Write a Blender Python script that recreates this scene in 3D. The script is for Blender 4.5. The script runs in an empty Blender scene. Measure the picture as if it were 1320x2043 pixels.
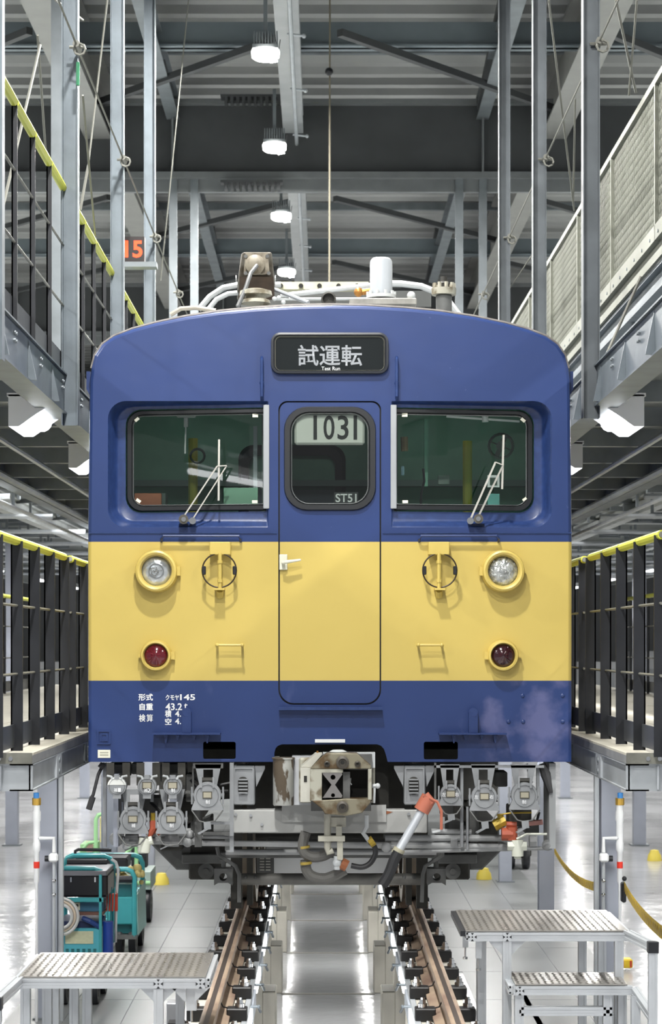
import bpy, math, random
from math import pi, sin, cos, radians as R
from mathutils import Vector as V, Matrix, geometry

C = bpy.context.scene.collection
sc = bpy.context.scene
# ---------------------------------------------------------------- camera, world, exposure
FPX, VPX, VPY = 4000.0, 643.0, 1285.0
CAMY = -11.6
cd = bpy.data.cameras.new('camera'); cam = bpy.data.objects.new('camera', cd); C.objects.link(cam)
cam.location = (-0.043, CAMY, 1.7); cam.rotation_euler = (R(90), 0, 0)
cd.sensor_fit = 'HORIZONTAL'; cd.sensor_width = 36; cd.lens = FPX/1320*36
cd.shift_x = (660-VPX)/1320; cd.shift_y = (VPY-1021.5)/1320
cd.clip_end = 300
cd.dof.use_dof = True; cd.dof.focus_distance = 11.7; cd.dof.aperture_fstop = 9.0
sc.camera = cam
w = bpy.data.worlds.new('world'); sc.world = w; w.use_nodes = True
w.node_tree.nodes['Background'].inputs[0].default_value = (0.93, 0.96, 1.0, 1)
w.node_tree.nodes['Background'].inputs[1].default_value = 0.36
sc.view_settings.view_transform = 'Standard'; sc.view_settings.look = 'None'
sc.view_settings.gamma = 1; sc.view_settings.use_curve_mapping = False
sc.view_settings.exposure = 0.16
sc.cycles.max_bounces = 6; sc.cycles.glossy_bounces = 4; sc.cycles.transmission_bounces = 6; sc.cycles.diffuse_bounces = 3
sc.cycles.caustics_reflective = False; sc.cycles.caustics_refractive = False
sc.cycles.sample_clamp_indirect = 4
LAMP_W = 430.0

def P(px, py, Y):
    k = (Y-CAMY)/FPX
    return V((-0.043+(px-VPX)*k, Y, 1.7-(py-VPY)*k))
def D(d): return d+CAMY

# ---------------------------------------------------------------- helpers
def lin(h):
    h = h.lstrip('#'); c = [int(h[i:i+2], 16)/255 for i in (0, 2, 4)]
    return tuple(x/12.92 if x <= .04045 else ((x+.055)/1.055)**2.4 for x in c)
MC = {}
def mat(name, col, rough=.5, metal=0, var=0, vscale=6, emit=0, bump=0, bscale=40, col2=None, alpha=1, stretch=None, rvar=0, coat=0, cut=(.42, .66)):
    if name in MC: return MC[name]
    m = bpy.data.materials.new(name); m.use_nodes = True; MC[name] = m
    nt = m.node_tree; b = nt.nodes['Principled BSDF']
    c = lin(col) if isinstance(col, str) else col
    b.inputs['Base Color'].default_value = (*c, 1); b.inputs['Roughness'].default_value = rough; b.inputs['Metallic'].default_value = metal
    if coat: b.inputs['Coat Weight'].default_value = coat; b.inputs['Coat Roughness'].default_value = .15
    if emit:
        b.inputs['Emission Color'].default_value = (*c, 1); b.inputs['Emission Strength'].default_value = emit
    tc = nt.nodes.new('ShaderNodeTexCoord'); mp = nt.nodes.new('ShaderNodeMapping')
    nt.links.new(tc.outputs['Object'], mp.inputs[0])
    if stretch: mp.inputs['Scale'].default_value = stretch
    if var or col2:
        n = nt.nodes.new('ShaderNodeTexNoise'); n.inputs['Scale'].default_value = vscale; n.inputs['Detail'].default_value = 5
        nt.links.new(mp.outputs[0], n.inputs['Vector'])
        cr = nt.nodes.new('ShaderNodeValToRGB'); e = cr.color_ramp.elements
        if col2:
            e[0].color = (*c, 1); e[1].color = (*lin(col2), 1); e[0].position, e[1].position = cut
        else:
            e[0].color = (*[max(0, x*(1-var)) for x in c], 1); e[1].color = (*[min(1, x*(1+var)) for x in c], 1)
            e[0].position = .3; e[1].position = .7
        nt.links.new(n.outputs['Fac'], cr.inputs[0]); nt.links.new(cr.outputs[0], b.inputs['Base Color'])
        if rvar:
            mr = nt.nodes.new('ShaderNodeMapRange'); mr.inputs[3].default_value = max(.02, rough-rvar); mr.inputs[4].default_value = rough+rvar
            nt.links.new(n.outputs['Fac'], mr.inputs[0]); nt.links.new(mr.outputs[0], b.inputs['Roughness'])
    if bump:
        n2 = nt.nodes.new('ShaderNodeTexNoise'); n2.inputs['Scale'].default_value = bscale; n2.inputs['Detail'].default_value = 3
        nt.links.new(mp.outputs[0], n2.inputs['Vector'])
        bp = nt.nodes.new('ShaderNodeBump'); bp.inputs['Strength'].default_value = bump; bp.inputs['Distance'].default_value = .01
        nt.links.new(n2.outputs['Fac'], bp.inputs['Height']); nt.links.new(bp.outputs[0], b.inputs['Normal'])
    return m

class MB:
    def __init__(s): s.v = []; s.f = []
    def add(s, vs, fs):
        o = len(s.v); s.v += [tuple(x) for x in vs]; s.f += [tuple(i+o for i in f) for f in fs]; return s
    def box(s, x0, x1, y0, y1, z0, z1):
        vs = [(x, y, z) for z in (z0, z1) for y in (y0, y1) for x in (x0, x1)]
        return s.add(vs, [(0, 2, 3, 1), (4, 5, 7, 6), (0, 1, 5, 4), (2, 6, 7, 3), (0, 4, 6, 2), (1, 3, 7, 5)])
    def cbox(s, c, sx, sy, sz): return s.box(c[0]-sx/2, c[0]+sx/2, c[1]-sy/2, c[1]+sy/2, c[2]-sz/2, c[2]+sz/2)
    def pxbox(s, px0, py0, px1, py1, y0, y1):     # a box whose front face, standing at y0, spans these measures
        a = P(px0, py1, y0); b = P(px1, py0, y0)
        return s.box(min(a.x, b.x), max(a.x, b.x), y0, y1, min(a.z, b.z), max(a.z, b.z))
    def bar(s, p0, p1, wx, wy, up=None):           # rectangular bar between points
        p0 = V(p0); p1 = V(p1); d = (p1-p0).normalized()
        u = V(up) if up else (V((0, 0, 1)) if abs(d.z) < .9 else V((0, 1, 0)))
        a = d.cross(u).normalized(); b = a.cross(d).normalized()
        vs = [p+a*sx*wx/2+b*sy*wy/2 for p in (p0, p1) for sx, sy in ((-1, -1), (1, -1), (1, 1), (-1, 1))]
        return s.add(vs, [(0, 1, 2, 3), (7, 6, 5, 4), (0, 4, 5, 1), (1, 5, 6, 2), (2, 6, 7, 3), (3, 7, 4, 0)])
    def tube(s, pts, r, n=8, caps=True, closed=False):
        pts = [V(p) for p in pts]; m = len(pts); rs = r if isinstance(r, (list, tuple)) else [r]*m
        o = []; prev = None
        for i, p in enumerate(pts):
            if closed: t = (pts[(i+1) % m]-pts[i-1])
            elif i == 0: t = pts[1]-pts[0]
            elif i == m-1: t = pts[-1]-pts[-2]
            else: t = (pts[i+1]-p).normalized()+(p-pts[i-1]).normalized()
            t = t.normalized() if t.length > 1e-9 else V((0, 0, 1))
            if prev is None:
                a = t.cross(V((0, 0, 1)) if abs(t.z) < .9 else V((1, 0, 0))).normalized()
            else:
                a = (prev-t*prev.dot(t))
                a = a.normalized() if a.length > 1e-6 else t.orthogonal().normalized()
            prev = a; b = t.cross(a)
            for k in range(n): o.append(p+(a*cos(2*pi*k/n)+b*sin(2*pi*k/n))*rs[i])
        f = []
        for i in range(m if closed else m-1):
            j = (i+1) % m
            for k in range(n): f.append((i*n+k, i*n+(k+1) % n, j*n+(k+1) % n, j*n+k))
        if caps and not closed:
            f.append(tuple(range(n-1, -1, -1))); f.append(tuple((m-1)*n+k for k in range(n)))
        return s.add(o, f)
    def cyl(s, p0, p1, r, n=12, r2=None): return s.tube([p0, p1], [r, r if r2 is None else r2], n)
    def lathe(s, prof, c, axis=(0, 0, 1), n=20):   # prof: (radius, height along axis)
        ax = V(axis).normalized(); a = ax.orthogonal().normalized(); b = ax.cross(a); c = V(c)
        o = []; m = len(prof)
        for r, h in prof:
            for k in range(n): o.append(c+ax*h+(a*cos(2*pi*k/n)+b*sin(2*pi*k/n))*max(r, 1e-5))
        f = [(i*n+k, i*n+(k+1) % n, (i+1)*n+(k+1) % n, (i+1)*n+k) for i in range(m-1) for k in range(n)]
        return s.add(o, f)
    def sphere(s, c, r, n=10, sc3=(1, 1, 1)):
        prof = [(sin(pi*i/n), -cos(pi*i/n)) for i in range(n+1)]
        st = len(s.v); s.lathe(prof, (0, 0, 0), (0, 0, 1), n*2)
        for i in range(st, len(s.v)):
            x, y, z = s.v[i]; s.v[i] = (c[0]+x*r*sc3[0], c[1]+y*r*sc3[1], c[2]+z*r*sc3[2])
        return s
    def plate(s, loops, y0, y1):                   # loops of (x,z), first outer then holes; front y0 back y1
        n0 = len(s.v); flat = [p for l in loops for p in l]
        tris = geometry.tessellate_polygon([[V((p[0], p[1], 0)) for p in l] for l in loops])
        n = len(flat); vs = [(p[0], y0, p[1]) for p in flat]+[(p[0], y1, p[1]) for p in flat]
        fs = []
        for t in tris:
            a, b, c = [V(flat[i]) for i in t]
            cr = (b-a).x*(c-a).y-(b-a).y*(c-a).x
            t = tuple(t) if cr > 0 else tuple(reversed(t))
            fs.append(t); fs.append(tuple(i+n for i in reversed(t)))
        o = 0
        for l in loops:
            m = len(l)
            for i in range(m):
                j = (i+1) % m; fs.append((o+i, o+n+i, o+n+j, o+j))
            o += m
        return s.add(vs, fs)
    def loft(s, loops, closed=True, cap=False):    # loops of 3-D points, same count
        m = len(loops[0]); vs = [p for l in loops for p in l]; fs = []
        for i in range(len(loops)-1):
            for k in range(m if closed else m-1):
                fs.append((i*m+k, i*m+(k+1) % m, (i+1)*m+(k+1) % m, (i+1)*m+k))
        if cap: fs.append(tuple(range(m))); fs.append(tuple((len(loops)-1)*m+k for k in range(m-1, -1, -1)))
        return s.add(vs, fs)
    def prism(s, poly, axis, lo, hi):              # poly of 2-D points extruded along axis 'x','y','z'
        m = len(poly)
        def q(p, h): return {'x': (h, p[0], p[1]), 'y': (p[0], h, p[1]), 'z': (p[0], p[1], h)}[axis]
        vs = [q(p, lo) for p in poly]+[q(p, hi) for p in poly]
        fs = [tuple(range(m-1, -1, -1)), tuple(range(m, 2*m))]+[(i, (i+1) % m, m+(i+1) % m, m+i) for i in range(m)]
        return s.add(vs, fs)
    def build(s, name, m, parent=None, bevel=0, label=None, angle=35, fixn=True):
        me = bpy.data.meshes.new(name); me.from_pydata(s.v, [], s.f); me.validate()
        if fixn or bevel:
            import bmesh
            bm = bmesh.new(); bm.from_mesh(me)
            if fixn: bmesh.ops.recalc_face_normals(bm, faces=bm.faces)
            if bevel:
                ed = [e for e in bm.edges if len(e.link_faces) == 2 and e.calc_face_angle(0) > R(50)]
                bmesh.ops.bevel(bm, geom=ed, offset=bevel, segments=1, affect='EDGES', clamp_overlap=True)
            bm.to_mesh(me); bm.free()
        for p in me.polygons: p.use_smooth = True
        me.set_sharp_from_angle(angle=R(angle))
        if m: me.materials.append(m)
        o = bpy.data.objects.new(name, me); C.objects.link(o)
        if parent:
            o.parent = parent
            if parent.type == 'EMPTY' or True: o.matrix_parent_inverse = world_of(parent).inverted()
        if label: o['label'] = label
        return o
def world_of(o):
    M = o.matrix_basis.copy()
    return (world_of(o.parent) @ o.matrix_parent_inverse @ M) if o.parent else M
def tag(o, label, cat, group=None):
    o['label'] = label; o['category'] = cat
    if group: o['group'] = group
    return o
def thing(name, loc, label, cat, group=None, rz=0):
    o = bpy.data.objects.new(name, None); C.objects.link(o); o.location = loc; o.rotation_euler = (0, 0, rz)
    o.empty_display_size = .1
    return tag(o, label, cat, group)
def setting(o): o['kind'] = 'structure'; return o
def copy_tree(o, parent=None):
    c = o.copy(); C.objects.link(c)
    if parent: c.parent = parent
    for ch in list(o.children): copy_tree(ch, c)
    return c
def dup(o, off, label, group=None):
    c = copy_tree(o); c.location = V(o.location)+V(off); c['label'] = label
    if group: c['group'] = group
    return c
def rrect(x0, z0, x1, z1, rad, n=7):               # ccw loop, radii (bl, br, tr, tl)
    if not isinstance(rad, (list, tuple)): rad = [rad]*4
    out = []
    for (cx, cz, a0), r, (sx, sz) in zip(((x0, z0, 180), (x1, z0, 270), (x1, z1, 0), (x0, z1, 90)), rad, ((1, 1), (-1, 1), (-1, -1), (1, -1))):
        for i in range(n+1):
            a = R(a0+90*i/n); out.append((cx+sx*r+r*cos(a), cz+sz*r+r*sin(a)))
    return out
def pr(px0, py0, px1, py1, rad, n=7, Y=0):         # rounded rectangle measured on the plane at Y
    a = P(px0, py1, Y); b = P(px1, py0, Y); k = (Y-CAMY)/FPX
    rr = [x*k for x in rad] if isinstance(rad, (list, tuple)) else rad*k
    return rrect(a.x, a.z, b.x, b.z, rr, n)
def circ(cx, cz, r, n=24): return [(cx+r*cos(2*pi*i/n), cz+r*sin(2*pi*i/n)) for i in range(n)]
def text(s, px0, py0, px1, py1, Y, m, name, parent, bold=0.0, back=.001):
    cu = bpy.data.curves.new(name, 'FONT'); cu.body = s; cu.size = 1; cu.offset = bold; cu.extrude = 0.0; cu.resolution_u = 4
    t = bpy.data.objects.new('t', cu); C.objects.link(t)
    dg = bpy.context.evaluated_depsgraph_get(); me = bpy.data.meshes.new_from_object(t.evaluated_get(dg))
    bpy.data.objects.remove(t)
    xs = [v.co.x for v in me.vertices]; ys = [v.co.y for v in me.vertices]
    if not xs: return None
    a = P(px0, py1, Y); b = P(px1, py0, Y); x0, x1, y0, y1 = min(xs), max(xs), min(ys), max(ys)
    for v in me.vertices:
        v.co = (a.x+(v.co.x-x0)/(x1-x0)*(b.x-a.x), Y, a.z+(v.co.y-y0)/max(1e-6, y1-y0)*(b.z-a.z))
    me.materials.clear(); me.materials.append(m)
    o = bpy.data.objects.new(name, me); C.objects.link(o)
    if parent: o.parent = parent; o.matrix_parent_inverse = world_of(parent).inverted()
    return o

# ---------------------------------------------------------------- materials
GALV = mat('galvanised_steel', '#6c747a', .45, .55, .16, 5, bump=.05, bscale=30)
GALVD = mat('dull_steel', '#7f8589', .5, .45, .15, 4)
GALVL = mat('pale_galvanised', '#b9bec3', .45, .35, .1, 5)
BLACK = mat('black_paint', '#191b20', .42, 0, .25, 6)
YELT = mat('yellow_sleeve', '#c2c646', .45)
ROD = mat('rod_steel', '#74746d', .5, .35)
WHITE = mat('white_enamel', '#e8eaec', .4)
ALU = mat('aluminium', '#c9cdd1', .32, .55, .06, 8)
CHROME = mat('polished_steel', '#d0d2d4', .18, 1)
RUBBER = mat('black_rubber', '#2b2c2f', .5)
GREY = mat('underframe_grey', '#8b8e91', .5, 0, .12, 9, bump=.04, bscale=60)
GREYD = mat('grimy_grey', '#5f605f', .6, 0, .3, 7)
DARK = mat('dark_grime', '#34332f', .7, 0, .35, 8)
PALEG = mat('pale_grey', '#bdc1c3', .45, 0, .08, 9)
CREAM = mat('weathered_cream', '#aaa799', .55, 0, 0, 9, col2='#6f6755', cut=(.5, .6))
RUSTY = mat('scraped_metal', '#827d6b', .45, .3, 0, 11, col2='#57462f', cut=(.46, .6))
CONC = mat('concrete', '#b9b6ac', .75, 0, .12, 3, bump=.1, bscale=50)
RAILM = mat('rusty_rail', '#a38f7b', .5, .25, 0, 12, col2='#80695c', stretch=(1, .25, 1))
RAILT = mat('rail_running_band', '#8d8078', .28, .85)
BLOCK = mat('black_clip_block', '#151517', .45)
def emis(name, col, s): return mat(name, col, .5, emit=s)
LAMP = emis('lamp_glow', '#fffdf4', 14)
TUBE = emis('tube_glow', '#fbfdff', 9)
PITG = emis('pit_light_glow', '#fbfdff', 7)

# floor
def floor_mat():
    m = bpy.data.materials.new('epoxy_floor'); m.use_nodes = True; nt = m.node_tree; b = nt.nodes['Principled BSDF']
    tc = nt.nodes.new('ShaderNodeTexCoord'); n = nt.nodes.new('ShaderNodeTexNoise'); n.inputs['Scale'].default_value = .7; n.inputs['Detail'].default_value = 5
    nt.links.new(tc.outputs['Object'], n.inputs['Vector'])
    cr = nt.nodes.new('ShaderNodeValToRGB'); e = cr.color_ramp.elements
    e[0].position = .3; e[0].color = (*lin('#a9aaad'), 1); e[1].position = .7; e[1].color = (*lin('#bcbdc0'), 1)
    nt.links.new(n.outputs['Fac'], cr.inputs[0]); nt.links.new(cr.outputs[0], b.inputs['Base Color'])
    mr = nt.nodes.new('ShaderNodeMapRange'); mr.inputs[3].default_value = .07; mr.inputs[4].default_value = .24
    nt.links.new(n.outputs['Fac'], mr.inputs[0]); nt.links.new(mr.outputs[0], b.inputs['Roughness'])
    n2 = nt.nodes.new('ShaderNodeTexNoise'); n2.inputs['Scale'].default_value = 5; n2.inputs['Detail'].default_value = 3
    nt.links.new(tc.outputs['Object'], n2.inputs['Vector'])
    bp = nt.nodes.new('ShaderNodeBump'); bp.inputs['Strength'].default_value = .25; bp.inputs['Distance'].default_value = .02
    nt.links.new(n2.outputs['Fac'], bp.inputs['Height']); nt.links.new(bp.outputs[0], b.inputs['Normal'])
    b.inputs['Specular IOR Level'].default_value = .7
    return m

# ================================================================ SETTING
FZ = -1.0
floor = setting(MB().box(-17, 17, -16, 66, FZ-.1, FZ).build('floor', floor_mat()))
STRIPM = mat('grey_floor_panel', '#7f8283', .34, 0, .14, 1.2, rvar=.12)
for sx in (-1, 1):                                  # inlaid grey floor panels beside each rail, one by one
    for j in range(3):
        for k in range(22):
            x0 = 1.06+j*.42; y0 = -4.2+k*1.3
            if sx > 0 and j == 0 and k in (5, 6): x0 += .05
            MB().box(min(sx*x0, sx*(x0+.412)), max(sx*x0, sx*(x0+.412)), y0, y0+1.292, FZ-.02, FZ+.004).build('floor_panel', STRIPM, floor)
for i in range(14):                                 # cross joints of the pit floor
    MB().box(-.36, .36, D(9.3+2.05*i), D(9.3+2.05*i)+.03, FZ-.02, FZ+.006).build('joint_strip', mat('joint_filler', '#8c8a84', .5), floor)
WALLM = mat('wall_panel', '#c3c7ca', .6, 0, .06, 1)
setting(MB().box(-17, 17, 66, 66.2, FZ, 10).build('wall_back', WALLM))
setting(MB().box(-17.2, -17, -16, 66, FZ, 10).build('wall_left', WALLM))
setting(MB().box(17, 17.2, -16, 66, FZ, 10).build('wall_right', WALLM))

ceiling = setting(thing('ceiling', (0, 20, 9.1), 'grey folded steel roof on dark girders', 'roof'))
del ceiling['category']
ROOFM = mat('roof_sheet', '#a3a4a3', .5, .1, .06, 2)
mb = MB(); prof = []; y = -16
while y < 66:                                       # folded plate roof, ribs across
    prof += [(y, 9.12), (y+.16, 9.12), (y+.24, 9.3), (y+.42, 9.3)]; y += .5
pts0 = [(-17, a, b) for a, b in prof]; pts1 = [(17, a, b) for a, b in prof]
n = len(prof); mb.add(pts0+pts1, [(i, i+1, n+i+1, n+i) for i in range(n-1)])
mb.build('roof_sheet', ROOFM, ceiling, angle=20, fixn=False)
GIRD = mat('girder_paint', '#4a4c4e', .6, .1, .12, 2)
BEAMB = mat('blue_grey_beam', '#7e888e', .5, .2, .08, 3)
FLG = mat('girder_flange', '#7b7e80', .5, .2, .1, 4)
for gi, d in enumerate((26.0, 39.2, 52.4)):
    Y = D(d); g = MB()
    g.box(-17, 17, Y, Y+.03, 7.8, 8.72); go = g.build('roof_girder', GIRD, ceiling)
    f = MB().box(-17, 17, Y-.12, Y+.16, 7.72, 7.8).box(-17, 17, Y-.12, Y+.16, 8.68, 8.74); f.box(-17, 17, Y-.02, Y+.06, 7.56, 7.72)
    f.build('flange', FLG, go)
    for x in (-12, -9, -6, -1.98, 2.03, 6, 9, 12):
        MB().box(x-.012, x+.012, Y-.11, Y, 7.8, 8.7).build('stiffener', FLG, go)
    for x in (-3.35, 3.35):                          # lifting eyes
        MB().tube([(x+.07*cos(a), Y-.05, 8.82+.07*sin(a)) for a in [R(t*30) for t in range(12)]], .02, 6, closed=True).build('lifting_eye', GIRD, go)
    # bolted brackets seen by the middle
    for z in (8.72, 7.62):
        b = MB().box(-1.35, -.55, Y-.3, Y-.12, z, z+.03)
        for k in range(10): b.box(-1.3+k*.075, -1.26+k*.075, Y-.3, Y-.14, z-.09, z)
        b.build('cable_bracket', GIRD, go)
for d in (23.2, 29.5, 35.6, 45, 57):
    MB().box(-17, 17, D(d), D(d)+.06, 8.6, 8.9).box(-17, 17, D(d)-.08, D(d)+.14, 8.6, 8.62).build('crossbeam', BEAMB, ceiling)
for d in (18.5, 20.8, 24.7, 27.6, 31.5, 33.6, 37.5, 42, 48):
    MB().box(-17, 17, D(d), D(d)+.08, 8.98, 9.1).build('purlin', GALVD, ceiling)
# horizontal wind bracing
for dy, off in ((22.3, 0), (30.6, 0), (35.7, 0)):
    for sx in (-1, 1):
        MB().bar((sx*.25-.1, D(dy), 8.5), (sx*3.2-.1, D(dy+3.4), 8.5), .08, .08).build('brace', GIRD, ceiling)
        MB().bar((sx*3.2-.1, D(dy), 8.52), (sx*6.2-.1, D(dy+3.4), 8.52), .08, .08).build('brace', GIRD, ceiling)
# long runway beams
def ibeam(x, z0, h, wf, y0, y1, name, m, parent, t=.02):
    mb = MB().box(x-wf/2, x+wf/2, y0, y1, z0, z0+t).box(x-wf/2, x+wf/2, y0, y1, z0+h-t, z0+h).box(x-t/2, x+t/2, y0, y1, z0+t, z0+h-t)
    return mb.build(name, m, parent)
for x in (-1.98, 2.03):
    ibeam(x, 8.5, .3, .16, D(10), D(50), 'runway_beam', GALVD, ceiling)
for x in (-2.95, 2.95):
    ibeam(x, 8.25, .8, .34, D(8), D(50), 'crane_girder', mat('crane_girder_paint', '#8f8f8c', .5, .1, .08, 3), ceiling, t=.03)
for (y0, y1) in ((D(15), D(25.9)), (D(26.3), D(39.1)), (D(39.5), D(52))):
    ibeam(-.42, 8.3, .25, .26, y0, y1, 'centre_beam', mat('centre_beam_paint', '#a6a9ab', .5, .1, .08, 4), ceiling)
for (y0, y1) in ((D(15), D(25.9)), (D(26.3), D(39.1))):
    MB().cyl((-.375, y0, 8.16), (-.375, y1, 8.16), .024, 8).build('conduit', GALVL, ceiling)
    k = y0
    while k < y1:
        MB().cyl((-.42, k, 8.18), (-.24, k, 8.16), .014, 6).sphere((-.24, k, 8.16), .025, 5).build('conduit_clamp', GALVL, ceiling); k += 2.1
# knee braces down to stiffeners
for sx in (-1, 1):
    for d in (22.3, 35.5):
        MB().bar((sx*2.0, D(d), 9.05), (sx*2.0, D(d+3.6), 8.65), .1, .1).build('knee_brace', GIRD, ceiling)

# ================================================================ RAILS ON THEIR SUPPORTS
RX = 0.566
def rail_profile(cx):
    h = [(-.065, -.153), (.065, -.153), (.065, -.140), (.012, -.122), (.009, -.05), (.0325, -.036), (.0325, -.004), (.026, 0), (-.026, 0), (-.0325, -.004), (-.0325, -.036), (-.009, -.05), (-.012, -.122), (-.065, -.140)]
    return [(cx+a, b) for a, b in h]
SIDE = {-1: 'left', 1: 'right'}
for sx in (-1, 1):
    cx = sx*RX; s = SIDE[sx]
    rt = thing('rail', (cx, -4, -.153), f'rusty brown running rail under the {s} wheel of the rail car', 'rail')
    MB().prism(rail_profile(cx), 'y', -4.5, 30).build('rail_bar', RAILM, rt)
    MB().box(cx-.012, cx+.012, -4.5, 30, 0, .0012).build('running_band', RAILT, rt)
    for k in range(22):
        yy = D(8.72+.62*k)
        for q in (-1, 1):
            x = cx+q*.1
            c = MB().box(min(x-q*.052, x+q*.05), max(x-q*.052, x+q*.05), yy-.045, yy+.045, -.168, -.105)
            fo = c.build('fastener_block', BLOCK, rt, bevel=.005)
            b = MB().cyl((x+q*.012, yy, -.105), (x+q*.012, yy, -.085), .024, 12)
            b.cyl((x+q*.012, yy, -.088), (x+q*.012, yy, -.066), .018, 6).cyl((x+q*.012, yy, -.066), (x+q*.012, yy, -.055), .011, 8)
            b.build('bolt', CHROME, fo)
            if q == -sx:
                MB().tube([(x-q*.04, yy, -.11), (x-q*.07, yy-.01, -.10), (x-q*.088, yy-.03, -.06)], .004, 5).build('spring_clip', BLOCK, fo)
    bt = thing('rail_support', (cx, -4, FZ), f'pale concrete and steel support under the {s} rail', 'support')
    MB().box(min(cx-sx*.12, cx+sx*.125), max(cx-sx*.12, cx+sx*.125), -4.6, 30, -.42, -.17).build('support_beam', CONC, bt)
    for k in range(11):
        yy = D(9.35+2.05*k)
        pm = MB().box(min(cx-sx*.12, cx+sx*.12), max(cx-sx*.12, cx+sx*.12), yy, yy+.42, FZ, -.42); p = pm.build('support_post', CONC, bt)
        i = cx-sx*.165
        MB().box(i-.045, i+.045, yy-.0, yy+.34, FZ, -.64).build('haunch', CONC, p, bevel=.006)
        MB().box(i-.04, i+.04, yy+.02, yy+.28, -.64, -.632).build('cap_plate', mat('haunch_cap', '#77756e', .7), p)
    # pit light strips along the inner edge
    ix = cx-sx*.135
    for k in range(11):
        y0 = D(8.4)+k*1.36
        lt = thing('pit_light', (ix, y0, -.2), f'strip light of the pit edge beside the {s} rail, ' + ('nearest the camera' if k == 0 else ('last one under the rail car' if k == 10 else f'{["second","third","fourth","fifth","sixth","seventh","eighth","ninth","tenth"][k-1]} from the near end')), 'light', f'pit lights along the {s} rail')
        MB().box(ix-.012, ix+.012, y0, y0+1.33, -.2, -.165).build('channel', GALVL, lt)
        MB().box(ix-.010-sx*.014, ix+.010-sx*.014, y0+.12, y0+.72, -.26, -.205).build('diffuser', PITG, lt, bevel=.004)
        MB().box(ix-.011-sx*.012, ix+.011-sx*.012, y0+.78, y0+1.28, -.3, -.2).build('cover_plate', mat('pit_cover', '#c3cbd6', .4, .2), lt)
        for q in (.06, .75):
            br = MB(); br.tube([(ix-sx*.01, y0+q, -.2), (ix-sx*.05, y0+q, -.2), (ix-sx*.06, y0+q+.12, -.25)], .008, 6)
            br.sphere((ix-sx*.055, y0+q, -.2), .009, 6)
            br.build('bracket', GALV, lt)

# ================================================================ DECKS, RAILINGS, COLUMNS
DECKTOP = mat('deck_plate', '#b7b3a6', .55, .1, .08, 6)
INS = {-1: -1.545, 1: 1.53}
NTH = ['first', 'second', 'third', 'fourth', 'fifth', 'sixth', 'seventh', 'eighth', 'ninth', 'tenth']
def railing(X, zdeck, h, sx, d0, posts, name_label, group, pw=.03, pd=.045, sleeve=True, kick=.12):
    Y0 = D(d0); t = thing('guard_railing', (X, Y0, zdeck), name_label, 'railing', group)
    L = posts[-1]+.0
    for p in posts:
        y = Y0+p; mb = MB()
        mb.box(X-pw/2, X+pw/2, y, y+.008, zdeck, zdeck+h-.02)
        o = X+sx*pw/2
        mb.box(min(o, o-sx*.008), max(o, o-sx*.008), y, y+pd, zdeck, zdeck+h-.02)
        mb.build('post', BLACK, t)
    for k, zz in enumerate((h*.36, h*.68)):
        MB().tube([(X, Y0-.03, zdeck+zz), (X, Y0+L+.03, zdeck+zz)], .008, 6).build('mid_rail', ROD, t)
    MB().tube([(X, Y0-.06, zdeck+h-.02), (X, Y0+L+.06, zdeck+h-.02)], .017, 8).build('handrail', ROD, t)
    for i in range(len(posts)-1):
        MB().tube([(X, Y0+posts[i]+(.012 if i else -.05), zdeck+h-.02), (X, Y0+posts[i+1]-.012, zdeck+h-.02)], .024, 10).build('yellow_sleeve', YELT, t)
    k = MB().box(X+sx*.012, X+sx*.018, Y0-.02, Y0+L+.02, zdeck+.02, zdeck+.02+kick)
    k.build('kick_plate', mat('kick_plate_steel', '#55585c', .4, .5, .2, 4), t)
    return t
POSTS = (0, .65, 1.3, 1.97, 2.62)
POSTL = (0, .66, 1.3, 1.93, 2.6)
WHERE = ['nearest the camera', 'second from the camera', 'third from the camera', 'fourth from the camera', 'fifth from the camera', 'sixth and farthest']
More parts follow.
